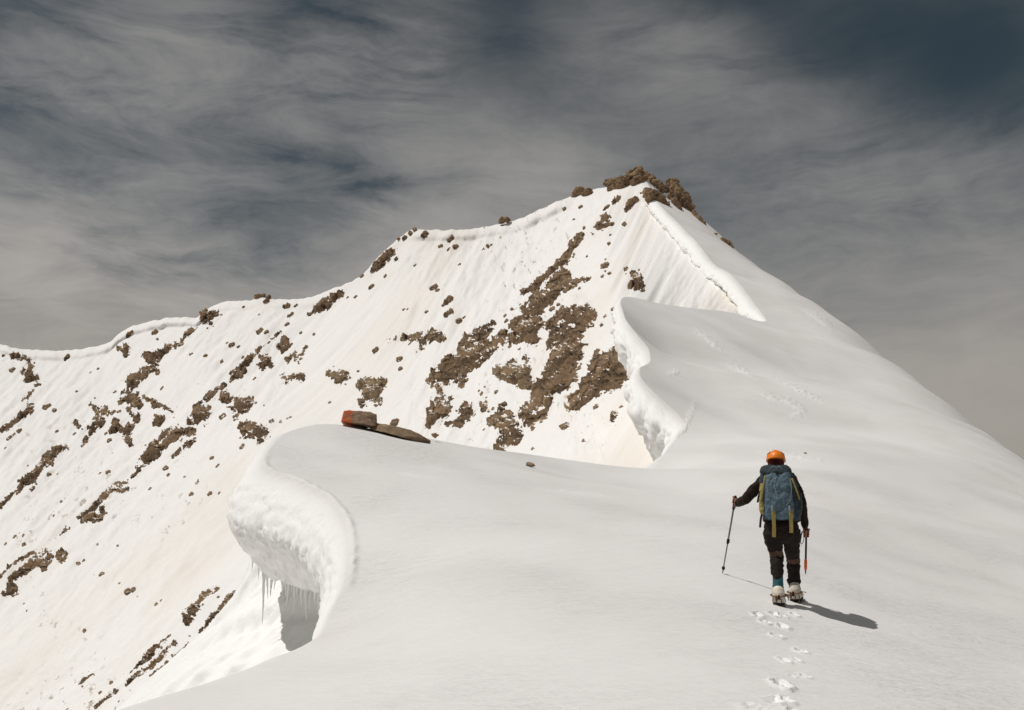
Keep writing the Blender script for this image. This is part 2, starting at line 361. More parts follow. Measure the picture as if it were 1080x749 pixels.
# tangent by distance, smoothed over a window that grows with range
win = np.interp(ys, [0, 28, 38, 80, 110, 200], [.045, .045, .016, .016, .04, .045]) * (ys + 8)
dl = np.interp(ys + win, ys, xEr) - np.interp(ys - win, ys, xEr); dyy = 2 * win
tx = smooth1(dl / dyy, 12); tx2 = smooth1(tx, 400)
def nrm(tx): L = np.hypot(tx, 1); return -1 / L, tx / L
nx1, ny1 = nrm(tx); nx2, ny2 = nrm(tx2)
wj = sstep(8.5, 12.5, kq)[None]
NX = nx1[:, None] * (1 - wj) + nx2[:, None] * wj; NY = ny1[:, None] * (1 - wj) + ny2[:, None] * wj
SK = np.stack([edge3[:, 0, None] + NX * pr[..., 0], edge3[:, 1, None] + NY * pr[..., 0], edge3[:, 2, None] + pr[..., 1]], -1)
sn = gridnormals(SK)
rs = np.interp(ys, ey, sc_)[:, None]
is_cor = np.interp(ys, ey, [1. if e[3] in ('bay', 'prom', 'hump', 'summit') else (.35 if e[3] == 'lee' else 0.) for e in EDGE])[:, None]
ca = sstep(.6, 2.5, kq)[None] * is_cor; low = sstep(7.5, 10, kq)[None]
q = SK / np.maximum(rs, .5)[..., None]; farw = sstep(30, 40, ys)[:, None]
rough = .020 * fbm(q * 2.2, 4, .55) + .030 * fbm(q * P3(8, 8, 11), 4, .7) * sstep(3.4, 4.2, kq)[None] * sstep(8.5, 7, kq)[None] + .02 * fbm(q * 11, 3)
layer = .014 * np.sin(pr[..., 1] / np.maximum(rs, .4) * 26 + 3 * fbm(q * 1.2, 3)) * sstep(1, 2.5, kq)[None] * sstep(4.4, 3.4, kq)[None]
notch = (.055 + .22 * farw) * np.clip(fbm(P3(q[..., 0] * 1.2, q[..., 1] * 1.2, q[..., 2] * .5), 4, .6), -1, 1) * sstep(2.5, 4, kq)[None]
disp = ca * (1 - low) * rs * (rough + layer * .8 + notch)
fl = fbm(P3(SK[..., 1] * 1.9 + SK[..., 0] * .75, SK[..., 2] * .22, 1), 5, .62)                 # flutes on the flank
disp = disp + low * .4 * np.clip(.12 + .02 * SK[..., 1], 0, .6) * sstep(45, 30, SK[..., 1]) * fl * .8 * sstep(2, 7, ys)[:, None]
SK = SK + sn * disp[..., None]
SKi = np.zeros(SK.shape); SKi[..., 2] = np.clip(ca + low, 0, 1) * sstep(6, 9, ys)[:, None]; SKi[..., 1] = 0
G = np.concatenate([SK[:, :0:-1], np.stack([X, Y, Z], -1)], 1); GI = np.concatenate([SKi[:, :0:-1], info], 1)
NC = G.shape[1]; e0 = KS - 1
GN = gridnormals(G); GN = np.where((GN * (G - 0)).sum(-1, keepdims=True) * 0 + 1 > 0, GN, GN)
if GN[300, e0 + 60, 2] < 0: GN = -GN
M_SNOW = mat_snow_ridge()
Gv = G.reshape(-1, 3); Gn = GN.reshape(-1, 3); Gi = GI.reshape(-1, 3)
faces = gridfaces(nR, NC)
v = Gv[faces[0]]
if np.cross(v[1] - v[0], v[2] - v[0])[2] < 0 and True: pass
tf = gridfaces(nR, NC, 300, 301, e0 + 60, e0 + 61)[0]; v = Gv[tf]
if np.cross(v[1] - v[0], v[2] - v[0])[2] < 0: faces = faces[:, ::-1]
fr = (np.arange(len(faces)) // (NC - 1)); fc = np.arange(len(faces)) % (NC - 1)
fy = ys[fr]; kcut = np.searchsorted(kq, 8.2)
def piece(name, mask):
    V, Fc, N, I = compact(Gv, faces[mask], Gn, Gi); return link_mesh(name, V, Fc, M_SNOW, normals=N, attrs={'info': I})
skirt = (fc < e0) & (fc >= e0 - kcut)
c1 = skirt & (fy > 9.2) & (fy < 21.2); c2 = skirt & (fy > 37.5) & (fy < 81); c3 = skirt & (fy > 110.5) & (fy < 196)
tag(piece('snow_slope', ~(c1 | c2 | c3)), kind='structure')
for mk, lab in ((c1, 'large overhanging snow cornice in the foreground with icicles under its lip'), (c2, 'broken blocky snow cornice on the middle hump above the brown rock slab'), (c3, 'thin wavy snow cornice running down the ridge from the rocky summit')):
    tag(piece('snow_cornice', mk), lab, 'cornice', 'cornices along the ridge')

# ------------------------------------------------------------------ the far mountain face
TOP = pchip(*zip(*[(-260,345),(-100,352),(0,363),(20,368),(60,370),(93,367),(113,362),(133,347),(147,342),(187,335),(207,335),(220,325),(240,318),(263,317),(277,312),(293,316),(320,315),(352,304),(378,293),(400,270),(420,252),(437,242),(460,243),(490,242),(520,238),(545,232),(570,221),(600,208),(625,200),(645,196),(660,186),(675,181),(686,203),(704,228),(744,267),(782,305),(826,350),(870,385)]))
FD = [(-260,345,280),(0,364,246),(100,368,241),(200,335,239),(280,315,236),(370,298,231),(435,242,227),(520,237,221),(600,208,213),(640,196,208),(675,180,205),(690,210,190),(722,250,164),(772,295,135),(828,350,116),
 (657,318,120),(700,330,118),(760,335,118),(664,360,94),(674,400,76),(700,440,60),(690,490,47),(650,470,62),(650,430,76),(600,470,80),(600,420,100),(600,340,143),(620,280,168),(660,260,165),(560,470,94),(540,400,132),(500,460,114),(480,330,188),(450,440,132),
 (0,450,200),(0,560,152),(0,680,118),(0,749,105),(150,450,188),(150,560,142),(150,700,100),(300,400,194),(300,460,152),(300,600,106),(200,749,86),(0,880,86),(300,880,66),(500,600,70),(700,620,40),(-260,450,225),(-260,749,116),(-260,880,96),(860,430,104),(870,600,70),(870,880,60)]
FD = np.array(FD, float); _td = TPS(FD[:, :2] / 300, np.log(FD[:, 2]), 1e-4)
pxs = np.arange(-250, 866, 1.5); BOT = 880.0
vs = np.concatenate([np.linspace(0, .03, 14)[:-1], np.linspace(.03, 1, 400)]); 
PXf, Vf = np.meshgrid(pxs, vs); Tf = TOP(PXf) + 1.1 * fbm(P3(PXf * .11, 0, 7), 3) * sstep(690, 660, PXf); PYf = Tf + Vf * (BOT - Tf)
Df = np.exp(_td(np.stack([PXf, PYf], -1) / 300))
Pf = unproj(PXf, PYf, Df); Nf = gridnormals(Pf)
if Nf[200, 300, 2] < 0: Nf = -Nf
# fall-line coordinates: x across, y along, in metres at mid range
ang = np.radians(np.interp(PXf, [-250, 300, 430, 520, 640, 700, 870], [45, 47, 62, 60, 50, 58, 60]))
FLx = (PXf * np.sin(ang) + PYf * np.cos(ang)) * .17; FLy = (-PXf * np.cos(ang) + PYf * np.sin(ang)) * .17
FLOW = np.stack([FLx, FLy, 0 * FLx], -1)
hf = .9 * fbm(P3(FLx * .055, FLy * .03, 2), 4) + .42 * fbm(P3(FLx * .30, FLy * .05, 9), 4, .6) * sstep(0, .06, Vf) + .22 * fbm(P3(FLx * .7, FLy * .25, 4), 4, .6)
hf = hf * (Df / 200) * sstep(0, .03, Vf)
Pf = Pf + Nf * hf[..., None]
# wind lip along the skyline
lipw = np.interp(PXf[0], [-250, 0, 100, 125, 200, 222, 235, 300, 340, 365, 430, 440, 500, 545, 560, 590, 605, 700, 870], [.7, .8, .8, 1.2, 1.3, 1., .4, .35, .5, 0, 0, .8, .9, .5, 1.2, 1.2, 0, 0, 0]) * (1 + .5 * fbm(P3(PXf[0] * .06, 3, 3), 3))
lip = np.interp(Vf, [0, .003, .007, .012, .015, .019, .026], [.1, .55, .95, 1., .75, .1, 0]) * lipw[None] * 1.7
hd = -Pf / np.linalg.norm(Pf, axis=-1, keepdims=True); hd[..., 2] = 0
Pf = Pf + hd * lip[..., None] * (Df / 235)[..., None]
Nf = gridnormals(Pf); Nf = -Nf if Nf[200, 300, 2] < 0 else Nf
back = []
for k, (o, dz) in enumerate([(.5, -.15), (2, -1.), (6, -4), (15, -12), (40, -40), (90, -95)]):
    r = Pf[0].copy(); u = r / np.linalg.norm(r[:, :2], axis=1, keepdims=True); s = np.where(pxs < 676, 1, .12)[:, None]; r = r + u * [1, 1, 0] * o * s; r[:, 2] += dz * s[:, 0]; back.append(r)
Pall = np.concatenate([np.array(back[::-1]), Pf], 0); nb = len(back)
FLa = np.concatenate([np.repeat(FLOW[:1], nb, 0), FLOW], 0)
ff = gridfaces(*Pall.shape[:2]); v = Pall.reshape(-1, 3)[ff[(nb + 200) * (len(pxs) - 1) + 300]]
if np.cross(v[1] - v[0], v[2] - v[0])[2] < 0: ff = ff[:, ::-1]
M_FACE = mat_face()
tag(link_mesh('mountain', Pall.reshape(-1, 3), ff, M_FACE, attrs={'flow': FLa.reshape(-1, 3)}), kind='structure')
# unseen snow sheet far below in the valley, added for bounce light
gx, gy = np.meshgrid(np.linspace(-4000, 4000, 90), np.linspace(-4000, 4000, 90)); 
gz = -260 + 60 * fbm(P3(gx * .0012, gy * .0012), 5)
link = link_mesh('unseen_bounce_ground', np.stack([gx, gy, gz], -1).reshape(-1, 3), gridfaces(90, 90), M_FACE, attrs={'flow': np.stack([gx * .2, gy * .2, 0 * gx], -1).reshape(-1, 3)}); tag(link, kind='structure')

def face_at(px, py):
    """point and normal of the mountain face where the survey pixel falls"""
    px = np.asarray(px, float); py = np.asarray(py, float)
    T = TOP(px); vv = np.clip((py - T) / (BOT - T), 0, 1); iv = np.clip(np.interp(vv, vs, np.arange(len(vs))), 0, len(vs) - 1.001)
    iu = np.clip((px - pxs[0]) / 1.5, 0, len(pxs) - 1.001)
    a = iv.astype(int); b = iu.astype(int); fa = (iv - a)[..., None]; fb = (iu - b)[..., None]
    def s(Q): return (Q[a, b] * (1 - fa) + Q[a + 1, b] * fa) * (1 - fb) + (Q[a, b + 1] * (1 - fa) + Q[a + 1, b + 1] * fa) * fb
    n = s(Nf); return s(Pf), n / np.linalg.norm(n, axis=-1, keepdims=True)
# ------------------------------------------------------------------ rocks of the mountain face
M_ROCK = mat_rock('brown_rock', (.235, .150, .083), (.110, .069, .038), (.36, .258, .16), .22, snow=.16, dist=1.4)
M_SUMMIT = mat_rock('tan_summit_rock', (.30, .20, .118), (.17, .108, .062), (.40, .29, .185), .16, snow=.12, dist=1.2)
M_ROCK2 = mat_rock('grey_brown_rock', (.25, .172, .098), (.14, .094, .053), (.36, .27, .17), .22, snow=.18, dist=1.4)
_FALL = None
def rock_patch(name, strokes, step=.9, mat=None, seed=0, relief=1.0, rag=1.0):
    S = [np.array(s, float).reshape(-1, 3) for s in strokes]; allv = np.concatenate(S); pad = 5 + allv[:, 2].max() * .5
    x0, y0 = (allv[:, :2] - allv[:, 2:]).min(0) - pad; x1, y1 = (allv[:, :2] + allv[:, 2:]).max(0) + pad
    gx, gy = np.meshgrid(np.arange(x0, x1, step), np.arange(y0, y1, step))
    sd = np.full(gx.shape, -99.); rl = np.zeros(gx.shape)
    for s in S:
        if len(s) == 1: s = np.concatenate([s, s + [.01, 0, 0]])
        for a, b in zip(s[:-1], s[1:]):
            vx, vy = b[:2] - a[:2]; l2 = vx * vx + vy * vy + 1e-9
            t = np.clip(((gx - a[0]) * vx + (gy - a[1]) * vy) / l2, 0, 1)
            rr_ = a[2] + (b[2] - a[2]) * t; e = rr_ - np.hypot(gx - a[0] - t * vx, gy - a[1] - t * vy); rl = np.where(e > sd, rr_, rl); sd = np.maximum(sd, e)
    R = float(allv[:, 2].max())
    fx = gx * .70 + gy * .71; fy = -gx * .71 + gy * .70          # across / along the fall line
    o = seed * 3.7
    jag = fbm(P3(fx * .16, fy * .075, o), 5, .62); jag2 = fbm(P3(fx * .5, fy * .3, o + 4), 3, .6)
    sd = sd + rag * (np.minimum(3.6, .46 * rl + .5) * jag + np.minimum(1.7, .34 * rl) * jag2 + .75 * fbm(P3(fx * .8, fy * .42, o + 21), 3, .6) - .12 * np.minimum(rl, 5))
    blocks = ridged(P3(fx * .10, fy * .16, o + 9), 4, .55); strata = np.abs(((gx * .35 + gy * .94) * .16 + .8 * fbm(P3(gx * .05, gy * .05, o), 3)) % 1 - .5)
    wx_, wy_ = 1.1 * fbm(P3(gx * .06, gy * .06, o + 11), 3), 1.1 * fbm(P3(gx * .06, gy * .06, o + 13), 3)
    hsh = lambda a, b: np.abs(np.sin(np.floor(a) * 127.1 + np.floor(b) * 311.7 + o) * 43758.5453) % 1
    cells = (hsh(fx * .16 + wx_, fy * .075 + wy_) - .5) * 2.6 + (hsh(gx * .33 + wx_ * 2.3, gy * .42 + wy_ * 2.3) - .5) * 1.3
    fine = fbm(P3(gx * .45, gy * .45, o + 2), 4, .6)
    gully = np.clip(fbm(P3(fx * .10, fy * .03, o + 5), 3) - .55, 0, 1) * (R > 7) * 7
    h = np.clip(sd, -4, 4.5) * .34 + relief * 1.35 * sstep(-1, 3, sd) * (.8 * blocks + 1.2 * (strata - .2) + .7 * fine + cells * min(1, R / 6)) - gully
    h = np.where(sd < -.2, np.minimum(h, sd * .6), h)
    Pp, Nn = face_at(gx, gy); d = Pp[..., 1]
    V = Pp + Nn * (h * d / F * 1.15)[..., None]
    hf = h.ravel(); fc_ = gridfaces(*gx.shape); keep = (hf[fc_].max(1) > -.15)
    if keep.sum() < 2: return None
    v = V.reshape(-1, 3)[fc_[len(fc_) // 2]]
    if np.dot(np.cross(v[1] - v[0], v[2] - v[0]), Nn.reshape(-1, 3)[fc_[len(fc_) // 2][0]]) < 0: fc_ = fc_[:, ::-1]
    Vc, Fc = compact(V.reshape(-1, 3), fc_[keep])
    c = Vc.mean(0); ob = link_mesh(name, Vc - c, Fc, mat or M_ROCK, smooth=False if step < .85 and R < 4 else True); ob.location = c
    return ob
CROP = {'a': (0, 300, 2.997), 'b': (340, 220, 2.881), 'c': (540, 160, 3.375), 'd': (0, 540, 3.583)}
def conv(k, strokes):
    ox, oy, s = CROP[k]; return [[(ox + x / s, oy + y / s, r / s) for x, y, r in st] for st in strokes]
OUT = [
 ('a', 'dark brown rock strip slanting just under the skyline, left of the peak plateau', [[(975,100,4),(1010,72,14),(1050,45,16),(1075,28,12)]]),
 ('a', 'brown rock under the cornice rim at the top of the second rib from the left', [[(630,120,10),(660,108,22),(690,100,12)],[(672,132,10)]]),
 ('a', 'thin broken brown rib climbing up to the rim below the left skyline cornice', [[(470,235,20),(490,240,20),(520,215,12),(550,195,16),(575,188,14),(600,155,10),(625,140,6)]]),
 ('a', 'round brown boulder alone in the snow under the left skyline cornice', [[(378,205,8),(398,208,22)]]),
 ('a', 'brown rock patch touching the rim at the far left of the skyline', [[(40,225,10),(60,230,14),(85,232,8)],[(10,225,8)]]),
 ('a', 'upright brown rock lump at the top of the leftmost rib', [[(95,250,14),(95,285,24),(115,300,14),(80,300,8)]]),
 ('a', 'narrow leftmost brown rib running off the left edge of the mountain face', [[(120,315,8),(95,345,8),(70,370,5)],[(100,375,10),(90,400,18),(60,425,12),(20,455,8),(0,470,6)]]),
 ('a', 'long brown rib descending from mid slope toward the cluster of broken rocks on the left', [[(485,265,18),(440,295,22),(415,315,18),(395,345,14),(375,375,8)]]),
 ('a', 'brown rocks with a thin tail pointing right, below the long left rib', [[(420,355,22),(430,375,18),(405,360,16)],[(420,412,20),(405,395,12)],[(450,350,6),(490,375,14),(515,385,8),(540,395,5)]]),
 ('a', 'small leaning brown rock between the tailed outcrop and the big middle rib', [[(485,440,8),(505,420,18)]]),
 ('a', 'scattered cluster of brown rocks on the left slope, the farthest left of the broken band', [[(300,385,16)],[(330,395,18)],[(310,430,24)],[(285,455,18)],[(265,490,10)],[(240,440,12)]]),
 ('a', 'pair of brown rocks in the middle of the broken band on the left slope', [[(365,450,20),(385,460,10)],[(410,440,14),(400,465,8)]]),
 ('a', 'forked brown rock at the lower end of the broken band on the left slope', [[(400,485,14),(412,508,12)]]),
 ('a', 'long thin brown rib on the lower left slope ending at the left picture edge', [[(210,515,12),(180,530,14),(150,560,20),(125,580,10),(105,610,14),(75,630,14),(60,660,8),(30,680,12),(0,700,14)],[(100,630,18)]]),
 ('a', 'straight thin brown rib on the upper slope below the flat slab on the skyline', [[(885,152,5),(855,180,6),(825,205,5),(785,240,8),(760,270,18),(740,290,14),(730,305,6)]]),
 ('a', 'upright brown rock right of the straight thin rib', [[(905,180,18),(905,205,16),(880,195,8)]]),
 ('a', 'brown rock lump close beside the straight thin rib, below the upright one', [[(835,235,22),(855,250,14),(825,255,16)]]),
 ('a', 'flat brown rock to the right of the lump beside the straight thin rib', [[(935,232,22),(960,215,10),(905,240,8)]]),
 ('a', 'two winged brown rock above the cornice mound, left of the single round rock', [[(910,305,20),(930,300,14)],[(955,300,16)]]),
 ('b', 'round grey-brown rock left of the larger one above the orange boulder', [[(50,515,22),(25,510,12),(75,515,14)]]),
 ('a', 'large brown rock mass, upper of two on the slope left of the cornice mound', [[(710,355,18),(725,365,20)],[(770,385,34),(735,395,20),(795,380,20)],[(745,425,12)]]),
 ('a', 'large brown rock mass, lower of two on the slope left of the cornice mound', [[(800,465,38),(760,455,14),(825,490,20),(835,440,12)]]),
 ('a', 'thin rock crest joining the straight rib to the middle outcrop', [[(710,320,8),(670,350,12),(635,385,8),(610,410,5)]]),
 ('a', 'wide brown outcrop on the middle rib left of the two large rock masses', [[(635,415,34),(660,400,20),(600,435,12)]]),
 ('a', 'long dark brown middle rib running down to the lower left of the face', [[(610,465,10),(560,475,24),(530,480,20),(500,500,20),(480,530,22),(455,560,24),(430,595,8),(415,605,6)],[(615,495,8),(575,515,10),(545,540,5)]]),
 ('a', 'narrow lower tail of the middle rib, two thin parallel strips', [[(400,620,8),(370,635,10),(340,665,14),(310,695,8),(280,725,10),(250,745,8)],[(400,645,10),(375,655,8)],[(325,725,16)]]),
 ('d', 'brown rock knot at the very bottom end of the middle rib', [[(400,10,8),(350,30,20),(310,45,10),(385,35,12)],[(265,60,8),(235,85,8),(210,103,3)]]),
 ('d', 'broad brown arched outcrop at the left edge of the lower slope', [[(245,170,16),(190,165,26),(170,205,18),(140,170,16),(90,210,18),(50,240,18),(40,280,26),(10,300,14)],[(130,150,5),(90,170,6),(40,200,8),(0,240,8)]]),
 ('d', 'brown rock fan beside the dark rib under the icicles', [[(825,290,5),(780,315,8),(760,345,10),(725,385,24),(710,420,10),(700,400,12)]]),
 ('d', 'narrow dark rib rising to the icicles under the cornice', [[(970,235,6),(940,262,8),(910,290,8),(870,325,14),(845,345,10),(820,375,14),(790,410,10),(750,455,5)],[(710,490,4),(680,520,5),(650,545,3)]]),
 ('d', 'thin dark rock strip on the lower slope, upper of two side by side', [[(645,470,4),(610,495,6),(570,535,14),(530,570,12),(490,605,5)]]),
 ('d', 'long dark rock strip running down to the bottom edge of the slope', [[(660,490,8),(625,525,10),(590,560,10),(545,600,10),(500,635,10),(475,655,5)],[(635,565,5),(600,590,7),(580,610,4)],[(440,675,8),(400,705,6),(360,740,6)]]),
 ('d', 'lone spindle shaped rock near the bottom of the left slope', [[(350,612,6),(325,628,10),(305,642,4)]]),
 ('b', 'dark rock band edging the skyline below the left shoulder of the peak', [[(210,130,12),(185,155,14),(160,180,10),(150,190,6)],[(225,155,6)]]),
 ('b', 'wide ragged grey-brown rock band in the middle of the bright snow face', [[(300,400,16),(250,395,12)],[(340,395,18),(370,400,12)],[(300,425,8)],[(225,400,6)]]),
 ('b', 'grey-brown rock above the orange boulder on the mound', [[(150,550,34),(175,535,20),(120,540,14)],[(165,585,18)],[(120,590,12)]]),
 ('b', 'thin upper rib of the central buttress pointing up to the summit', [[(790,80,8),(765,110,12),(745,135,14),(720,165,14),(690,185,10),(660,215,10),(640,240,12),(610,255,8)]]),
 ('b', 'upper block of the central brown buttress', [[(735,205,26),(710,220,22),(690,250,30),(660,270,30),(640,300,26),(620,330,20)]]),
 ('b', 'left block in the middle of the central brown buttress', [[(600,360,30),(625,370,38),(650,350,20),(585,395,20),(640,395,22)]]),
 ('b', 'tall right pillar of the central brown buttress with cracks across it', [[(780,330,40),(815,320,20),(740,325,24),(700,350,22)],[(760,370,40),(720,400,34),(690,420,12)],[(760,430,40),(740,470,44),(710,510,44),(760,520,26),(680,540,34),(660,590,36),(630,640,30)]]),
 ('b', 'brown diagonal slab on the left side of the central buttress', [[(520,355,10),(490,380,20),(450,405,24),(420,435,12)],[(550,385,14),(520,420,26),(480,440,34),(430,470,38),(380,500,34),(330,520,14),(350,545,16)],[(440,515,10),(420,535,6)]]),
 ('b', 'grey-brown rock ringed by snow in the lower middle of the central buttress', [[(590,500,36),(550,505,24),(620,530,20),(615,465,14)]]),
 ('b', 'small brown knob left of the foot of the central buttress', [[(490,600,16)]]),
 ('b', 'forked brown outcrop at the left foot of the central buttress', [[(370,590,24),(340,620,26),(320,660,12),(390,570,14)],[(435,610,24),(420,645,16),(380,650,10)]]),
 ('b', 'brown foot of the central buttress where the mound crest cuts it off', [[(550,640,40),(520,640,20),(575,670,24)],[(540,715,24),(580,690,26)]]),
 ('b', 'large reddish-brown rock slab left of the broken cornice on the hump', [[(850,470,40),(900,460,40),(925,470,30),(880,510,44),(830,530,36),(800,560,24),(770,590,20),(750,605,12)],[(925,520,14)]]),
 ('b', 'small dark rock cluster above the middle hump', [[(950,195,14),(960,220,22),(975,240,12)],[(935,225,12)]]),
 ('b', 'loose string of dark rocks between the central buttress and the summit', [[(800,210,8),(770,215,12),(735,245,8)],[(860,170,10),(845,178,6)]]),
 ('b', 'small dark rocks on the snow under the left end of the summit crest', [[(860,30,12)],[(840,55,10),(870,50,6)],[(820,75,5)]]),
 ('b', 'small dark rock near the foot of the slope below the big reddish slab', [[(885,625,12),(875,640,6)]]),
]
SM = [('a', [(905,68,13),(918,97,10),(908,127,8),(935,68,6),(822,152,12),(845,158,7),(820,100,4),(410,158,12),(490,152,9),(210,230,10),(38,270,8),(150,388,14),(172,400,6),(63,467,9),(30,490,8),(310,265,4),(285,280,4),(355,400,8),(707,422,10),(860,437,7),(915,425,9),(345,597,8),(318,603,4),(522,580,8),(625,627,7),(605,665,8),(660,658,7),(475,650,6),(690,578,7),(670,550,6),(605,223,6),(650,230,8),(510,325,7),(243,343,5),(735,195,9),(702,247,6),(805,300,6),(770,520,8),(900,490,6),(105,655,8),(155,605,8),(180,465,5),(235,470,5),(345,490,7),(350,455,5),(530,600,5),(690,655,4),(720,190,4),(755,200,5),(950,150,4),(990,155,4),(1045,380,4),(585,612,4),(45,480,5),(20,525,5),(965,200,8),(260,505,6),(375,400,7),(430,420,9),(195,690,4),(180,600,4)]),
      ('b', [(120,205,6),(310,82,12),(390,98,10),(360,117,7),(405,120,9),(385,127,6),(508,115,9),(490,130,4),(193,207,5),(148,238,10),(280,170,4),(418,172,3),(340,243,12),(352,252,7),(385,285,14),(370,297,6),(385,325,14),(415,340,8),(430,328,5),(165,440,10),(235,460,8),(237,488,7),(100,268,6),(75,270,5),(920,175,6),(880,300,8),(855,325,6),(845,350,5),(985,625,8),(735,660,12),(830,602,8),(795,708,5),(960,550,6),(555,325,6),(575,305,5),(560,345,6),(485,565,5),(915,45,6),(250,310,5),(320,318,5),(262,312,4),(695,300,7),(715,290,6),(800,290,6),(570,420,5),(640,730,5),(220,652,14),(345,690,6),(530,560,7),(600,430,5),(905,600,6)]),
      ('c', [(350,260,7),(400,258,8),(245,200,8),(187,205,6),(220,240,4),(325,400,11),(345,325,6),(320,440,6),(345,430,6),(405,410,7),(275,448,7),(225,455,9),(185,490,7),(265,370,4),(350,295,5)]),
      ('d', [(295,195,8),(315,185,6),(385,238,10),(355,235,4),(485,305,11),(505,297,8),(520,318,4),(55,95,7),(90,122,7),(90,95,5),(85,337,4),(97,367,3),(318,448,6),(445,132,4),(205,18,4),(370,125,4),(610,335,4),(590,350,6),(415,640,6),(375,678,7),(345,715,5),(255,745,5),(450,718,3),(825,320,4),(20,120,4),(450,270,3)])]
k = 0
for key, lab, st in OUT:
    cs = conv(key, st); R = max(r for s in cs for _, _, r in s); k += 1
    if key in 'ad': cs = [[(x, y, r * .9) for x, y, r in c] for c in cs]
    o = rock_patch('rock_outcrop', cs, .8 if R > 5 else .6, M_ROCK2 if 'grey' in lab else M_ROCK, k, rag=1.35 if key in 'ad' else 1.15)
    if o: tag(o, lab, 'rock outcrop', 'rock outcrops on the mountain face')
GL = {'a': 'small dark rock poking through the snow on the left part of the mountain face', 'b': 'small dark rock poking through the snow in the middle of the mountain face',
      'c': 'small dark rock poking through the snow just below the summit', 'd': 'small dark rock poking through the snow low on the bottom left slope'}
GG = {'a': 'small rocks on the left of the face', 'b': 'small rocks in the middle of the face', 'c': 'small rocks below the summit', 'd': 'small rocks on the bottom left slope'}
for key, lst in SM:
    for x, y, r in lst:
        k += 1; cs = conv(key, [[(x, y, max(r, 4) * .95)]]); cx, cy, cr = cs[0][0]
        cs = [[(cx - cr * .5, cy + cr * .35, cr * .7), (cx + cr * .5, cy - cr * .35, cr * .7)]]
        o = rock_patch('small_rock', cs, .5 if cr < 2 else .65, M_ROCK, k, .7, .6)
        if o: tag(o, GL[key], 'rock', GG[key])

# fine scatter of stones around the bands
for i in range(100):
    key, lab, st = OUT[int(RNG.integers(0, len(OUT)))]; p = st[int(RNG.integers(0, len(st)))]; p = p[int(RNG.integers(0, len(p)))]
    cx, cy, cr = conv(key, [[p]])[0][0]; a_ = RNG.normal(0, 1, 2) * (4 + cr * 1.0); cx, cy = cx + a_[0] - a_[1] * .3, cy + a_[1]
    if cy < TOP(cx) + 5 or cx < 2: continue
    k += 1; r_ = float(RNG.uniform(.7, 1.5)); o = rock_patch('small_rock', [[(cx - r_ * .4, cy + r_ * .3, r_ * .8), (cx + r_ * .4, cy - r_ * .3, r_ * .8)]], .5, M_ROCK, k, .7, .6)
    if o: tag(o, GL[key], 'rock', GG[key])

# the uncountable rest: grit and pebbles strewn down the fall line round the bands
sv, sf = [], []
for i in range(620):
    key, lab, st = OUT[int(RNG.integers(0, len(OUT)))]; p = st[int(RNG.integers(0, len(st)))]; j = int(RNG.integers(0, len(p))); q = p[min(j + 1, len(p) - 1)]; p = p[j]; u_ = RNG.uniform()
    cx, cy, cr = conv(key, [[tuple(p[m] + (q[m] - p[m]) * u_ for m in range(3))]])[0][0]; a_ = RNG.normal(0, 1) * (2.5 + cr * .9); b_ = RNG.normal(0, 1) * (4 + cr * 1.6)
    cx, cy = cx + .7 * a_ - .7 * b_, cy + .7 * a_ + .7 * b_
    if cy < TOP(cx) + 4 or cx < -5 or cy > 740: continue
    r_ = .28 + .6 * RNG.uniform() ** 2; pc, nc = face_at(cx, cy); R_ = r_ * pc[1] / F
    tx_ = np.cross(nc, [0, 0, 1.]); tx_ /= np.linalg.norm(tx_); ty_ = np.cross(nc, tx_); n0 = len(sv); m_ = 6
    for q_ in range(m_):
        g = 2 * math.pi * q_ / m_ + RNG.uniform(0, .6); rr_ = R_ * RNG.uniform(.7, 1.3); sv.append(pc + (tx_ * math.cos(g) + ty_ * math.sin(g) * RNG.uniform(.8, 1.5)) * rr_ - nc * R_ * .4)
    sv.append(pc + nc * R_ * RNG.uniform(.5, 1.0) + tx_ * R_ * RNG.uniform(-.3, .3)); sf += [[n0 + q_, n0 + (q_ + 1) % m_, n0 + m_] for q_ in range(m_)]
sv = np.array(sv); o = link_mesh('scree', sv, sf, M_ROCK, smooth=False); tag(o, 'fine brown pebbles strewn over the snow of the far mountain face', 'scree', kind='stuff')

# ------------------------------------------------------------------ free-standing boulders (summit, skyline, crest of the mound)
def ico(sub):
    bm = bmesh.new(); bmesh.ops.create_icosphere(bm, subdivisions=sub, radius=1)
    V = np.array([v.co[:] for v in bm.verts]); Fc = np.array([[v.index for v in f.verts] for f in bm.faces]); bm.free(); return V, Fc
ICO5, ICO4 = ico(5), ico(4)
def boulder(seed, size, rot=(0, 0, 0), cuts=16, rough=.10, base=ICO4, lo=.55, hi=.95):
    r = np.random.default_rng(seed); V = base[0].copy()
    n = r.normal(size=(cuts, 3)); n /= np.linalg.norm(n, axis=1)[:, None]; d = r.uniform(lo, hi, cuts)
    c = V @ n.T; lim = np.where(c > 1e-3, d[None] / np.maximum(c, 1e-3), 9); V = V * np.minimum(1, lim.min(1))[:, None]
    nz = fbm(V * 2.2 + seed, 5, .6) + .6 * ridged(V * P3(1.5, 1.5, 5) + seed, 3)
    V = V * (1 + rough * nz)[:, None] * np.array(size)
    return V @ np.array(Matrix.Rotation(rot[2], 3, 'Z') @ Matrix.Rotation(rot[1], 3, 'Y') @ Matrix.Rotation(rot[0], 3, 'X')).T, base[1]
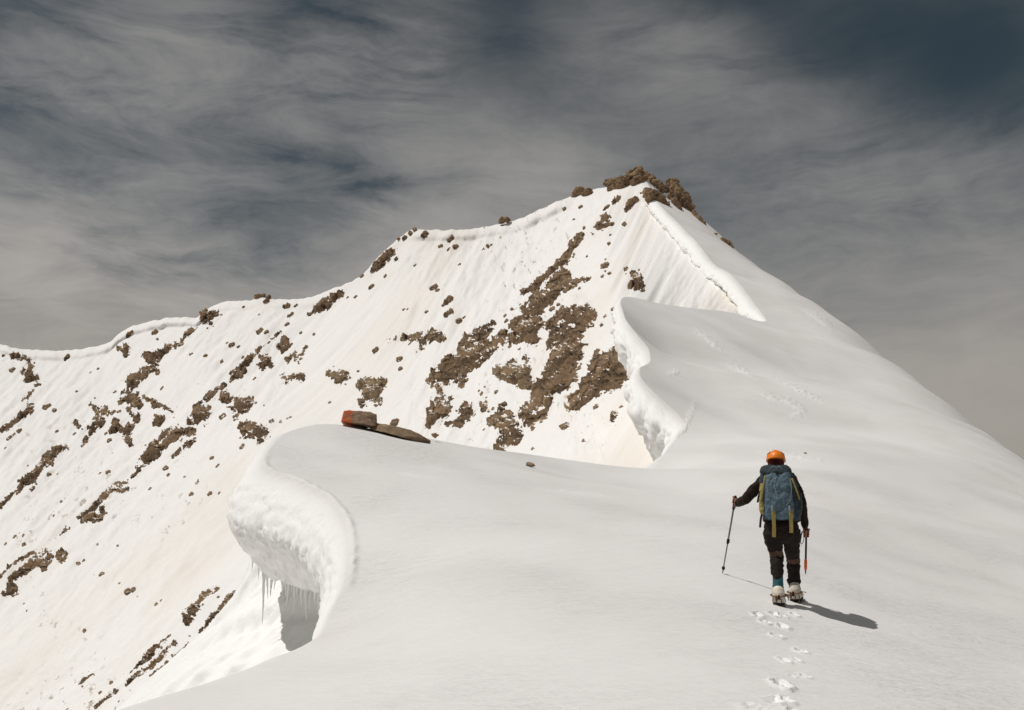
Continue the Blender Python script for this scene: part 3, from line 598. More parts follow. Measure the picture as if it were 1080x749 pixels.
def surf_pt(px, py):
    # nearest snow surface along the sight line; clear of every surface -> stands on the crest itself
    c = []
    if py > TOP(px) - 1: c.append(face_at(px, max(py, float(TOP(px)) + .3))[0])
    d = np.geomspace(100, 214, 600); W = unproj(np.full_like(d, px), np.full_like(d, py), d); s = W[:, 2] - ground0(W[:, 0], np.minimum(W[:, 1], 205)) + np.maximum(W[:, 1] - 205, 0) * 1.1
    ok = (s < 0) & (W[:, 0] > xE(np.minimum(d, 205)) - 1)
    if ok.any(): c.append(W[np.argmax(ok)])
    if not c: return unproj(px, py, float(np.interp(px, [200, 400, 600, 676, 735, 780], [238, 228, 213, 204, 194, 182])))
    return min(c, key=lambda p: p[1])
def merge(prims):
    V, Fc, n = [], [], 0
    for v, f in prims: V.append(v); Fc += [[i + n for i in q] for q in f]; n += len(v)
    return np.concatenate(V), Fc
def remesh(prims, voxel, sm=4):
    V, Fc = merge(prims); me = bpy.data.meshes.new('tmp'); me.from_pydata(V.tolist(), [], Fc); o = bpy.data.objects.new('tmp', me); COL.objects.link(o)
    m = o.modifiers.new('r', 'REMESH'); m.mode = 'VOXEL'; m.voxel_size = voxel
    if sm: s = o.modifiers.new('s', 'SMOOTH'); s.iterations = sm; s.factor = .5
    dg = bpy.context.evaluated_depsgraph_get(); dg.update(); ev = o.evaluated_get(dg); em = ev.to_mesh()
    V = np.empty(len(em.vertices) * 3); em.vertices.foreach_get('co', V); N = np.empty(len(em.vertices) * 3); em.vertices.foreach_get('normal', N)
    F4 = [list(p.vertices) for p in em.polygons]; ev.to_mesh_clear(); bpy.data.objects.remove(o); bpy.data.meshes.remove(me)
    return V.reshape(-1, 3), N.reshape(-1, 3), F4
def rock_heap(name, items, mat, label, cat, group=None, lift=.1):
    """items: (px, py, radius px, distance or None, stretch xyz)"""
    Vs, Fs, n = [], [], 0
    for i, (x, y, r, d, st) in enumerate(items):
        p = surf_pt(x, y)
        R = r * p[1] / F
        V, Fc = boulder(hash_seed(name, x, y), np.array(st) * R * 1.25, (0, .6 * math.sin(x), x * 1.3), 9, .05, lo=.5, hi=.85)
        Vs.append(V + p + np.array([0, -R * .1, R * .1])); Fs.append(Fc + n); n += len(V)
    V = np.concatenate(Vs); c = V.mean(0); V = V - c; ext = float(np.median([it[2] for it in items])) * 200 / F
    Vm, Nm, Fm = remesh([(V, np.concatenate(Fs).tolist())], max(.10, ext * .11), 1)
    s_ = 1 / ext; q_ = Vm * s_ + hash_seed(name, items[0][0], items[0][1]) * .13
    ht = lambda a, b, e: np.abs(np.sin(np.floor(a) * 127.1 + np.floor(b) * 311.7 + np.floor(e) * 74.7) * 43758.5453) % 1
    w_ = .5 * fbm(q_ * .9, 3); cel = ht(q_[:, 0] * .9 + w_, q_[:, 2] * 1.3 + .5 * q_[:, 0] + w_, q_[:, 1] * .9) - .5
    Vm = Vm + Nm * (ext * (.40 * cel + .10 * ridged(q_ * P3(.9, .9, 1.6), 3, .5) + .05 * fbm(q_ * 3, 3, .6)))[:, None]
    o = link_mesh(name, Vm, Fm, mat, smooth=False); o.location = c
    return tag(o, label, cat, group)
def hash_seed(n, x, y): return int(abs(x * 131 + y * 17)) % 9973
def C(x, y, r, d=None, st=(1, 1, 1)): return (540 + x / 3.375, 160 + y / 3.375, r / 3.375, d, st)
def chain(pts, d=None, st=(1, 1, 1), gap=.75):
    out = []
    for a, b in zip(pts[:-1], pts[1:]):
        L = math.hypot(b[0] - a[0], b[1] - a[1]); n = max(1, int(L / (gap * (a[2] + b[2]) / 2)))
        out += [C(*(a[j] + (b[j] - a[j]) * i / n for j in range(3)), d, st) for i in range(n)]
    return out + [C(*pts[-1], d, st)]
GS = 'summit rocks'
rock_heap('summit_rock', chain([(340,112,13),(360,126,20),(396,122,24),(428,98,24),(452,74,15)], gap=.6) + chain([(462,96,14),(440,112,18)], gap=.6), M_SUMMIT, 'brown rock crest forming the left half of the summit top', 'summit rock', GS)
rock_heap('summit_rock', chain([(478,84,10),(500,104,13),(528,124,13),(552,142,10)], 204), M_SUMMIT, 'dark thin rock edge running right from the very top of the summit', 'summit rock', GS)
rock_heap('summit_rock', chain([(474,150,18),(486,156,20),(512,166,20),(545,186,14)], 199, gap=.5), M_SUMMIT, 'dark brown rock below the small snow saddle on the summit', 'summit rock', GS)
rock_heap('summit_rock', chain([(405,206,7),(420,190,10),(432,178,16)], 199, gap=.5), M_SUMMIT, 'brown rock lump at the upper end of the snow crest below the summit saddle', 'summit rock', GS)
rock_heap('summit_rock', chain([(568,112,15),(586,136,20),(606,168,20),(634,205,14)], 197, gap=.55), M_SUMMIT, 'steep dark rock tower on the right shoulder of the summit', 'summit rock', GS)
rock_heap('summit_rock', chain([(645,222,10),(662,240,9),(684,258,6)], 197, gap=.5), M_SUMMIT, 'narrow foot of the summit tower running down the right skyline', 'summit rock', GS)
rock_heap('summit_rock', chain([(575,185,9),(600,208,8),(560,160,9)], 194), M_SUMMIT, 'small broken rocks in front of the summit tower', 'summit rock', GS)
rock_heap('summit_rock', chain([(748,316,8),(768,328,10),(783,342,5)], 187), M_SUMMIT, 'low dark rock on the right skyline ridge below the summit', 'summit rock', GS)
rock_heap('summit_rock', [C(724, 296, 6, 190)], M_SUMMIT, 'tiny dark stone on the skyline just above the low ridge rock', 'summit rock', GS)
rock_heap('skyline_rock', chain([(222,156,10),(245,146,19),(268,150,15)]), M_SUMMIT, 'rounded brown rock standing on the skyline left of the summit', 'rock', 'skyline rocks')
rock_heap('skyline_rock', [(340 + x / 2.881, 220 + y / 2.881, r / 2.881, None, (1, 1, .9)) for x, y, r in ((545, 36, 9), (558, 34, 10))], M_SUMMIT, 'small brown rock on the skyline above the bright middle face', 'rock', 'skyline rocks')
rock_heap('skyline_rock', [(340 + x / 2.881, 220 + y / 2.881, r / 2.881, None, (1, 1, .8)) for x, y, r in ((282, 69, 8), (268, 78, 8), (250, 90, 8), (232, 95, 5))], M_SUMMIT, 'dark rocks on the left shoulder where the skyline bends down', 'rock', 'skyline rocks')
rock_heap('skyline_rock', [(x, y, r, None, st) for x, y, r, st in ((272, 313.5, 3, (1.3, 1, .55)), (277, 313, 3, (1.5, 1, .5)), (283, 315, 3, (1, 1, .8)), (281, 319, 2.6, (1, 1, 1)))], M_SUMMIT, 'flat dark slab lying on the left skyline', 'rock', 'skyline rocks')
for key, x, y, r, d, st in (('c', 372, 172, 9, None, 0), ('c', 340, 205, 7, None, 0)): pass
for st in ([[(378,168,11),(362,186,7)]], [[(345,200,7),(330,212,5)]], [[(330,240,9),(300,270,8)],[(355,258,7)]], [[(428,175,14),(404,208,6)]], [[(245,290,5),(225,308,8)],[(215,325,8),(190,365,10)]]):
    k += 1; o = rock_patch('small_rock', conv('c', st), .6, M_ROCK, k)
    if o: tag(o, GL['c'], 'rock', GG['c'])

# the two stones on the crest of the mound and its companions
M_STONE = mat_plain('tan_brown_stone', (.27, .185, .118), .88, .38, 5, .8, .05, .2)
def stone_mat():
    m, t = newmat('orange_lichen_stone'); pos = t.n('ShaderNodeTexCoord').outputs['Object']
    a = t.noise(pos, 4, 5, .62, .4); b = t.noise(pos, 14, 5, .7)
    x = t.n('ShaderNodeSeparateXYZ', {0: pos}).outputs[0]
    red = t.math('MULTIPLY', t.mapr(x, -.02, -.18), t.mapr(a, .36, .56))
    col = t.mix(t.mapr(b, .35, .7), (.20, .125, .08), (.31, .22, .145)); col = t.mix(red, col, (.46, .10, .03))
    n = t.bump(a, .6, .06); n = t.bump(b, .5, .02, n); t.out(col, .85, n, Specular_IOR_Level=.25); return m
M_LICHEN = stone_mat()
def stone(name, px, py, d, size, rot, seed, mat, label, cuts=12, rough=.06, lo=.5, hi=.8):
    V, Fc = boulder(seed, size, rot, cuts, rough, ICO5, lo, hi); o = link_mesh(name, V, Fc, mat); o.location = unproj(px, py, d); return tag(o, label, 'stone', 'stones on the ridge crest')
def chopped(size, seed, cuts, lo, hi, noise, shape=None):
    b = ICO5[0]; m = np.abs(b).max(1, keepdims=True); V = b / (m * .75 + .25 * (np.abs(b) ** 6).sum(1, keepdims=True) ** (1 / 6)); V = V / np.abs(V).max(0)
    r = np.random.default_rng(seed)
    for _ in range(cuts):                                     # split off corners along flat breaks
        n = r.normal(size=3); n /= np.linalg.norm(n); e = np.abs(n).sum(); d = r.uniform(lo, hi) * e; o = V @ n - d; V = V - np.clip(o, 0, None)[:, None] * n
    V = V * np.array(size)
    if shape is not None: V = shape(V)
    k = 1 / max(size[2], .12)
    return V + (b / np.linalg.norm(b, axis=1, keepdims=True)) * (noise * (fbm(V * k * .9 + seed, 5, .6) + .5 * ridged(V * P3(.5, .5, 2.2) * k + seed, 3)))[:, None]
def block(name, px, py, d, size, rotz, seed, mat, label, tilt=0):
    def shp(V): V[:, 1] *= 1 - .30 * V[:, 2] / size[2]; V[:, 0] *= 1 - .06 * V[:, 2] / size[2]; return V
    V = chopped(size, seed, 9, .62, .85, .016, shp) @ np.array(Matrix.Rotation(rotz, 3, 'Z') @ Matrix.Rotation(tilt, 3, 'Y')).T
    o = link_mesh(name, V, ICO5[1], mat); o.location = unproj(px, py, d); return tag(o, label, 'stone', 'stones on the ridge crest')
block('orange_boulder', 379.5, 442.2, 22.0, (.41, .36, .185), .10, 3, M_LICHEN, 'blocky brown boulder with a red-orange patch on its left end, on the mound crest', .03)
def slab():
    def shp(V):
        x = V[:, 0] / .82; th = np.interp(x, [-1, -.5, .1, .5, .8, 1], [.6, .85, 1.0, .95, .6, .25])
        V[:, 1] *= (1 - .45 * V[:, 2] / .12) * th; V[:, 2] *= th; V[:, 2] += np.interp(x, [-1, -.3, .3, 1], [.01, .035, .02, -.03]); return V
    V = chopped((.82, .5, .12), 12, 10, .6, .85, .014, shp) @ np.array(Matrix.Rotation(.05, 3, 'Z') @ Matrix.Rotation(.225, 3, 'Y')).T
    o = link_mesh('flat_stone', V, ICO5[1], M_STONE); o.location = unproj(420, 457.3, 22.1); tag(o, 'long flat brown slab sloping right from the orange boulder on the mound crest', 'stone', 'stones on the ridge crest')
slab()
stone('crest_stone', 416, 446.5, 24.5, (.14, .12, .12), (0, 0, 1), 21, M_STONE, 'small dark stone behind the flat slab on the mound crest')
stone('crest_stone', 458, 459, 23.6, (.09, .08, .07), (0, 0, 2), 33, M_STONE, 'tiny dark stone just right of the flat slab')
g_ = ray_ground(559, 492.5, 8, 60)
stone('crest_stone', 558.6, 490.6, g_[1], (.15, .14, .08), (0, .25, 0), 5, M_STONE, 'single dark stone alone on the smooth snow right of the slab')
g_ = ray_ground(868, 478, 8, 90)
stone('crest_stone', 849, 478, ray_ground(849, 478.5, 8, 90)[1], (.07, .07, .04), (0, 0, 0), 6, M_STONE, 'tiny dark pebble in the snow right of the climber\'s helmet')

# ------------------------------------------------------------------ icicles under the cornice lip
m, t = newmat('icicle_ice'); pos = t.n('ShaderNodeTexCoord').outputs['Object']
t.out((.90, .90, .88), .3, t.bump(t.noise(t.mapping(pos, scale=(1, 1, .25)), 40, 3), .5, .01), Transmission_Weight=.08, IOR=1.31, Subsurface_Weight=0.0); M_ICE = m
lipk = int(np.argmin(np.abs(kq - 5.6)))
ICI = [(276,606,650,.9),(281,608,636,.7),(285,608,632,.9),(264,603,618,.5),(297,610,628,.5),(303,611,640,.8),(308,612,646,.7),(314,613,636,.6),(318,614,640,.6),(325,616,652,.9),(331,617,634,.6),(336,618,644,.9),(270,604,622,.5),(339,617,632,.5),(291,609,622,.5),(272,604,616,.6),(279,607,628,.6),(294,610,622,.6),(300,611,630,.6),(306,612,628,.5),(311,612,626,.6),(317,614,630,.5),(322,615,628,.6),(328,616,640,.6),(333,617,626,.5),(341,618,640,.6)]
n_low = int(np.argmin(np.abs(kq - 6.0))); n_hi = int(np.argmin(np.abs(kq - 7.6)))
rr = np.where((ys > 11.8) & (ys < 18.6))[0]
lipP = SK[rr][:, n_low:n_hi]; lx, ly = proj(lipP)
for x, yt, yb, th in ICI:
    # hang from the lowest drawn point of the lip under this column
    k2 = np.abs(lx - x) < 3.0
    if not k2.any(): continue
    j = np.argmax(np.where(k2, ly, -1)); p = lipP.reshape(-1, 3)[j]; L = max(.12, (yb - yt) / F * p[1] * (1.25 if yb == 650 else .9))
    n, mseg = 12, 9; V = []
    for i in range(n + 1):
        f = i / n; r = .030 * th * (1 - f) ** .7 * (1 + .18 * math.sin(f * 23 + x)) + .0015
        for q in range(mseg): V.append((r * math.cos(q * 2 * math.pi / mseg) + .012 * math.sin(3 * f + x), r * math.sin(q * 2 * math.pi / mseg), -f * L))
    o = link_mesh('icicle', np.array(V), gridfaces(n + 1, mseg).tolist() + [[i * mseg + mseg - 1, i * mseg, (i + 1) * mseg, (i + 1) * mseg + mseg - 1] for i in range(n)], M_ICE)
    o.location = p + [0, .02, .05]
    tag(o, 'longest icicle, hanging at the left of the row under the cornice' if yb == 650 else 'thin clear icicle hanging in the row under the cornice lip', 'icicle', 'icicles under the cornice')
# ------------------------------------------------------------------ the climber
FEET = ray_ground(828, 638); YAW = -math.atan2(FEET[0], FEET[1])
RM = np.array(Matrix.Rotation(YAW, 3, 'Z')); RI = RM.T
def loc(Wp): return RI @ (np.asarray(Wp) - FEET)
def J(zx, zy, Y):
    """body landmark: survey close-up position + depth in the climber's own frame -> local metres (x right, y uphill, z up)"""
    d = unproj(730 + zx * .29372, 450 + zy * .29372, 1.0); a = RI @ d; b = RI @ FEET
    return a * ((Y + b[1]) / a[1]) - b
def tube_pts(pts, rad, seg=14, caps=True):
    """closed tapered tube; rad entries: r or (rx, ry)"""
    P = [np.asarray(p, float) for p in pts]; V, Fc = [], []
    n = len(P); up = None
    for i in range(n):
        t = P[min(i + 1, n - 1)] - P[max(i - 1, 0)]; t = t / (np.linalg.norm(t) + 1e-9)
        if up is None: up = np.array([1., 0, 0]) if abs(t[0]) < .8 else np.array([0, 1., 0])
        x = up - t * np.dot(up, t); x /= np.linalg.norm(x); up = x; y = np.cross(t, x)
        r = rad[i]; rx, ry = (r, r) if np.isscalar(r) else r
        if caps and i in (0, n - 1):
            sg = -1 if i == 0 else 1
            rings = [(.95 * sg, .3), (.7 * sg, .72), (.0, 1.)] if i == 0 else [(0., 1.), (.7, .72), (.95, .3)]
            for o, k in rings:
                for q in range(seg):
                    c = 2 * math.pi * q / seg; V.append(P[i] + t * o * min(rx, ry) + x * rx * k * math.cos(c) + y * ry * k * math.sin(c))
        else:
            for q in range(seg):
                c = 2 * math.pi * q / seg; V.append(P[i] + x * rx * math.cos(c) + y * ry * math.sin(c))
    nr = len(V) // seg
    for i in range(nr - 1):
        for q in range(seg): Fc.append([i * seg + q, i * seg + (q + 1) % seg, (i + 1) * seg + (q + 1) % seg, (i + 1) * seg + q])
    Fc.append([q for q in range(seg)][::-1]); Fc.append([(nr - 1) * seg + q for q in range(seg)])
    return np.array(V), Fc
def ell(c, s, R=None, base=None):
    V, Fc = base or ICO_S; V = V * np.array(s)
    if R is not None: V = V @ np.array(R).T
    return V + np.asarray(c), Fc.tolist()
ICO_S = ico(3)
def part(name, prims, mat, parent, voxel=None, sm=4, wrinkle=0, freq=(9, 9, 14), seed=0, label=None):
    if voxel:
        V, N, Fc = remesh(prims, voxel, sm)
        if wrinkle: V = V + N * (wrinkle * (fbm(V * np.array(freq) + seed, 4, .55) + .6 * ridged(V * np.array(freq) * .7 + seed + 5, 3)))[:, None]
    else: V, Fc = merge(prims)
    o = link_mesh(name, V, Fc, mat, parent)
    if label: o['label'] = label
    return o
def lerp(a, b, t): return np.asarray(a) * (1 - t) + np.asarray(b) * t
M_SKIN = mat_plain('weathered_skin', (.30, .125, .075), .6, .2, 60, .2, .002)
M_JACK = mat_plain('dark_brown_jersey', (.022, .014, .010), .85, .35, 60, .5, .003, .15)
M_TROU = mat_plain('black_brown_trousers', (.018, .014, .011), .85, .35, 70, .5, .003, .15)
M_PATCH = mat_plain('brown_knee_fabric', (.105, .060, .043), .85, .3, 60, .5, .003, .15)
M_HELM = mat_plain('orange_helmet_shell', (.86, .215, .012), .38, .08, 20, .05, .002, .5)
M_HOOD = mat_plain('dark_maroon_cloth', (.075, .018, .014), .9, .3, 50, .4, .003, .1)
M_DARK = mat_plain('black_webbing', (.014, .013, .012), .7, .3, 80, .3, .002, .25)
M_BLUE = mat_plain('slate_blue_nylon', (.078, .125, .155), .7, .28, 30, .5, .006, .3)
M_DBLUE = mat_plain('dark_slate_nylon', (.027, .041, .050), .75, .3, 40, .5, .005, .25)
M_OLIVE = mat_plain('olive_yellow_webbing', (.30, .235, .075), .75, .25, 60, .35, .003, .25)
M_CORD = mat_plain('pale_grey_cord', (.20, .225, .225), .7, .2, 60, .2, .002, .3)
M_BOOT = mat_plain('cream_boot_shell', (.66, .60, .50), .5, .15, 25, .2, .004, .4)
M_SOLE = mat_plain('black_rubber', (.02, .019, .018), .8, .3, 50, .3, .003, .3)
M_TEAL = mat_plain('teal_cloth', (.032, .105, .125), .8, .25, 50, .4, .003, .2)
M_STRAP = mat_plain('orange_brown_strap', (.17, .065, .02), .7, .3, 60, .3, .002, .3)
M_STEEL = mat_plain('dark_steel', (.10, .10, .10), .4, .3, 60, .2, .001, .5, .8)
M_ALU = mat_plain('grey_anodised_tube', (.17, .165, .165), .4, .2, 40, .05, .001, .5, .5)
M_RED = mat_plain('orange_red_grip', (.85, .15, .03), .6, .15, 60, .3, .002, .35)

person = None
gl = loc(ray_ground(822, 639)); gr = loc(ray_ground(838.5, 635))
# landmarks
hip = J(322, 378, .0); waist = J(318, 330, .06); chest = J(306, 235, .19); shL = J(250, 196, .20); shR = J(362, 188, .20); neck = J(303, 160, .27); head = J(300, 122, .33)
elL = J(192, 262, .24); wrL = J(163, 276, .43); haL = J(153, 268, .50); elR = J(393, 285, .13); wrR = J(405, 358, .22); haR = J(411, 384, .25)
hL = J(290, 395, .0); hR = J(354, 395, .03); knL = J(303, 462, .05); knR = J(362, 474, gr[1] + .02); anL = J(309, 575, gl[1] + .07); anR = J(366, 577, gr[1] + .09)
tip = loc(ray_ground(762, 605)); ptop = J(155, 258, .50); pax = tip - ptop; pax /= np.linalg.norm(pax); haL = ptop + pax * .035
atip = J(407, 530, .20); ahead = J(410, 368, .255); aax = atip - ahead; aax /= np.linalg.norm(aax)
def hand(c, axis, wrist, flip=1):
    """fist closed around a rod through c"""
    w = wrist - c; w = w - axis * np.dot(w, axis); w /= np.linalg.norm(w); s = np.cross(axis, w) * flip
    out = [tube_pts([wrist, lerp(wrist, c, .45) + w * .008, c + w * .034 - axis * .026], [.026, .030, .022]), tube_pts([c + w * .034 - axis * .036, c + w * .034 + axis * .034], [.020, .019]), tube_pts([lerp(wrist, c, .3), c + w * .034 + axis * .03], [.026, .02])]
    for i, k in enumerate((1.0, 1.08, 1.0, .82)):
        o = c + axis * (-.031 + .0215 * i); pts = []
        for a in np.radians([12, 62, 112, 165, 215 + 20 * k]): pts.append(o + (w * math.cos(a) + s * math.sin(a)) * (.031 if a < 2 else .027))
        out.append(tube_pts(pts, [.0105 * k ** .3, .0100, .0094, .0088, .0078], 10))
    th = [c + w * .040 - axis * .03, c + w * .022 - s * .028 - axis * .046, c - w * .012 - s * .026 - axis * .050, c - w * .028 + s * .002 - axis * .046]
    out.append(tube_pts(th, [.0135, .0125, .0112, .0095], 10)); return out
def headprims(c):
    R = Matrix.Rotation(math.radians(-20), 3, 'X'); A = np.array(R); f = lambda v: c + A @ np.array(v)
    return [ell(c, (.076, .096, .105), R), ell(f((0, .035, -.055)), (.058, .062, .062), R), tube_pts([f((0, .092, .015)), f((0, .112, -.022)), f((0, .098, -.034))], [.010, .015, .014], 10),
            ell(f((-.079, -.004, -.012)), (.012, .022, .034), R), ell(f((.079, -.004, -.012)), (.012, .022, .034), R), ell(f((-.032, .082, .012)), (.014, .012, .011), R), ell(f((.032, .082, .012)), (.014, .012, .011), R),
            tube_pts([f((-.024, .090, -.058)), f((0, .097, -.057)), f((.024, .090, -.058))], [.006, .009, .006], 8), ell(f((0, .078, -.088)), (.026, .022, .018), R)]
body = headprims(head) + [tube_pts([neck + [0, -.02, -.06], lerp(neck, head, .6)], [.058, .056])]
body += [tube_pts([hip + [0, 0, .06], waist, chest, neck + [0, -.02, -.05]], [(.13, .085), (.135, .09), (.155, .10), (.10, .075)])]
body += [tube_pts([shL, elL, wrL], [.050, .038, .026]), tube_pts([shR, elR, wrR], [.050, .038, .026]), tube_pts([chest + [0, 0, .07], shL], [.07, .052]), tube_pts([chest + [0, 0, .07], shR], [.07, .052])]
body += hand(haL, pax, wrL, -1) + hand(haR, aax, wrR, 1)
body += [tube_pts([hL, knL, anL, anL + [0, -.02, -.07], anL + [0, .12, -.10]], [.062, .046, .036, .034, .030]), tube_pts([hR, knR, anR, anR + [0, -.02, -.07], anR + [0, .12, -.10]], [.062, .046, .036, .034, .030])]
person = part('person', body, M_SKIN, None, .0062, 3)
person.location = FEET; person.rotation_euler = (0, 0, YAW)
tag(person, 'climber in dark clothes and orange helmet walking uphill, seen from behind with a blue backpack', 'person')
# jersey
cL = lerp(elL, wrL, .93); cR = lerp(elR, wrR, .95)
jk = [tube_pts([hip + [0, 0, .0], waist, lerp(waist, chest, .5), chest, chest + [0, .02, .10], neck + [0, -.02, -.02]], [(.185, .125), (.17, .115), (.175, .125), (.185, .13), (.155, .105), (.07, .065)], 20),
      tube_pts([chest + [.0, 0, .06], shL + [.02, 0, .0], lerp(shL, elL, .5), elL, lerp(elL, wrL, .5), cL], [.085, .078, .064, .056, .050, .042]),
      tube_pts([chest + [.0, 0, .06], shR + [-.01, 0, .0], lerp(shR, elR, .5), elR, lerp(elR, wrR, .5), cR], [.085, .078, .064, .056, .048, .038])]
part('jersey', jk, M_JACK, person, .0095, 4, .0085, (10, 10, 15), 1)
# trousers
hemL = J(306, 531, gl[1] + .07); hemR = J(366, 557, gr[1] + .09)
tr = [tube_pts([waist + [0, 0, -.02], hip + [0, 0, .05], hip + [0, 0, -.01]], [(.172, .12), (.188, .132), (.165, .12)], 20),
      tube_pts([hL + [-.005, 0, .03], lerp(hL, knL, .5), knL, lerp(knL, hemL, .3), lerp(knL, hemL, .7), hemL], [.098, .083, .066, .069, .064, .062]),
      tube_pts([hR + [.01, 0, .03], lerp(hR, knR, .5), knR, lerp(knR, hemR, .3), lerp(knR, hemR, .7), hemR], [.098, .083, .065, .069, .065, .068])]
trousers = part('trousers', tr, M_TROU, person, .0095, 4, .0105, (9, 9, 17), 3)
for kn, h, sd in ((knL, hL, 1), (knR, hR, 4)):
    ax = (h - kn) / np.linalg.norm(h - kn)
    part('knee_patch', [tube_pts([kn - ax * .05, kn, kn + ax * .055], [.072, .0735, .0765], 20)], M_PATCH, trousers, .008, 2, .006, (12, 12, 20), sd)
part('gaiter', [tube_pts([J(308, 540, gl[1] + .07), J(309, 584, gl[1] + .06)], [.054, .060], 18)], M_TEAL, person, .008, 3, .004, (14, 14, 20), 2)
# boots with crampons
def boot(an, g, yaw):
    R = np.array(Matrix.Rotation(yaw, 3, 'Z')); b = np.array([an[0], g[1], g[2] + .028]); f = lambda x, y, z: b + R @ np.array([x, y, z])
    pr = [tube_pts([f(0, .0, .035), f(0, .06, .035), f(.0, .17, .035), f(0, .25, .033)], [(.064, .046), (.062, .05), (.062, .042), (.052, .034)], 18),
          tube_pts([f(0, .012, .05), f(0, .02, .10), f(0, .035, .125)], [(.066, .066), (.068, .070), (.069, .072)], 18), tube_pts([f(0, .05, .11), f(0, .15, .06)], [.05, .04])]
    o = part('boot', pr, M_BOOT, person, .008, 3, .002, (20, 20, 20), 2)
    part('sole', [tube_pts([f(0, -.02, -.004), f(0, .06, -.004), f(0, .18, -.004), f(0, .275, 0)], [(.058, .02), (.052, .018), (.062, .018), (.045, .016)], 18)], M_SOLE, o, .006, 1)
    cr = []
    for x in (-1, 1):
        cr.append(tube_pts([f(.05 * x, -.05, -.026), f(.06 * x, .06, -.026), f(.064 * x, .2, -.026), f(.03 * x, .31, -.03)], [.006] * 4, 8))
        for y in (-.045, .035, .13, .20, .26): cr.append(tube_pts([f(.058 * x, y, -.024), f(.063 * x, y, -.058)], [.008, .002], 6))
        cr.append(tube_pts([f(.055 * x, -.05, -.026), f(.067 * x, -.045, .03), f(.062 * x, -.062, .062)], [.005] * 3, 6))
        cr.append(tube_pts([f(.03 * x, .30, -.03), f(.03 * x, .36, -.055)], [.008, .003], 6))
    for y in (-.05, .08, .2): cr.append(tube_pts([f(-.055, y, -.026), f(.055, y, -.026)], [.006, .006], 6))
    part('crampon', cr, M_STEEL, o)
    st = []
    for z, y0 in ((.082, -.055),):
        ring = [f(.079 * math.cos(a), y0 + .072 + .079 * math.sin(a), z + .01 * math.sin(a)) for a in np.linspace(0, 2 * math.pi, 21)]
        st.append(tube_pts(ring, [(.012, .005)] * 21, 8))
    st.append(tube_pts([f(.075, .02, .085), f(.112, .0, .09), f(.13, -.01, .083)], [(.009, .004)] * 3, 8))
    st.append(tube_pts([f(-.03, -.066, .085), f(-.028, -.07, .03)], [(.011, .004)] * 2, 8))
    part('crampon_strap', st, M_STRAP, o); part('heel_bail', [tube_pts([f(-.024, -.066, .02), f(-.02, -.074, .05), f(.02, -.074, .05), f(.024, -.066, .02)], [.006] * 4, 8), tube_pts([f(0, -.074, .05), f(0, -.072, .09)], [(.014, .006), (.012, .005)], 8)], M_DARK, o)
boot(anL, gl, .06); boot(anR, gr, -.22)
# head wear
A = Matrix.Rotation(math.radians(-14), 3, 'X'); hc = head + [0.002, -.005, .012]
part('hood', [ell(head + [0, -.012, -.035], (.094, .105, .098), A), tube_pts([neck + [0, -.01, -.04], lerp(neck, head, .55)], [.082, .078])], M_HOOD, person, .008, 3, .004, (16, 16, 20), 6)
V, Fc = ico(5); V = V.copy(); keep = V[:, 2] > -.16
Vh = V.copy(); Vh[:, 2] = np.maximum(Vh[:, 2], -.16); 
lat = np.sqrt(np.clip(1 - V[:, 2] ** 2, 0, 1)); ridge = .018 * np.cos(np.arctan2(V[:, 0], V[:, 2] + .4) * 7) * sstep(.2, .9, 1 - np.abs(V[:, 1]))
Vh = Vh * (1 + ridge)[:, None] * np.array([.108, .138, .108]); Vh[:, :2] *= (1 + .02 * sstep(-.02, -.16, V[:, 2]))[:, None]
helmet = link_mesh('helmet', Vh @ np.array(A).T + hc, Fc, M_HELM, person)
vents = []
for x, y, z in ((-.62, -.52, .52), (.62, -.52, .52), (-.80, -.20, .50), (.80, -.2, .5)):
    v = np.array([x, y, z]); v /= np.linalg.norm(v); p = v * np.array([.109, .139, .109]); t_ = np.cross(v, [0, 0, 1.]); t_ /= np.linalg.norm(t_); u_ = np.cross(t_, v)
    part('vent', [tube_pts([(p - u_ * .012) @ np.array(A).T + hc, (p + u_ * .014) @ np.array(A).T + hc], [(.005, .004), (.006, .004)], 10)], M_DARK, helmet)
rim = [(np.array([.1085 * math.cos(a), .139 * math.sin(a), -.0175])) @ np.array(A).T + hc for a in np.linspace(0, 2 * math.pi, 33)]
part('rim', [tube_pts(rim, [.0035] * 33, 8)], M_STRAP, helmet)

# ------------------------------------------------------------------ rucksack (its own thing, on the climber's back)
sack = bpy.data.objects.new('backpack', None); COL.objects.link(sack); sack.location = FEET; sack.rotation_euler = (0, 0, YAW); sack.empty_display_size = .2
tag(sack, 'slate blue backpack with olive straps on the climber\'s back', 'backpack')
def sec_loft(secs, n=28, ex=.55):
    V = []; m = len(secs)
    for (zy, x0, x1, yb, yf) in secs:
        a = J(x0, zy, yb); b = J(x1, zy, yb); c = (a + b) / 2; hw = abs(b[0] - a[0]) / 2; yc = (yb + yf) / 2; hd_ = (yf - yb) / 2
        for q in range(n):
            t_ = 2 * math.pi * q / n; cs, sn_ = math.cos(t_), math.sin(t_)
            V.append((c[0] + hw * math.copysign(abs(cs) ** ex, cs), yc + hd_ * math.copysign(abs(sn_) ** ex, sn_), a[2]))
    Fc = [[i * n + q, i * n + (q + 1) % n, (i + 1) * n + (q + 1) % n, (i + 1) * n + q] for i in range(m - 1) for q in range(n)]
    Fc += [list(range(n))[::-1], [(m - 1) * n + q for q in range(n)]]
    return np.array(V), Fc
bag = sec_loft([(333,268,378,-.14,.0), (325,256,387,-.19,.02), (300,250,391,-.22,.04), (260,247,388,-.225,.08), (215,245,378,-.20,.12), (180,246,364,-.165,.16), (158,250,352,-.12,.18), (146,262,342,-.06,.18)])
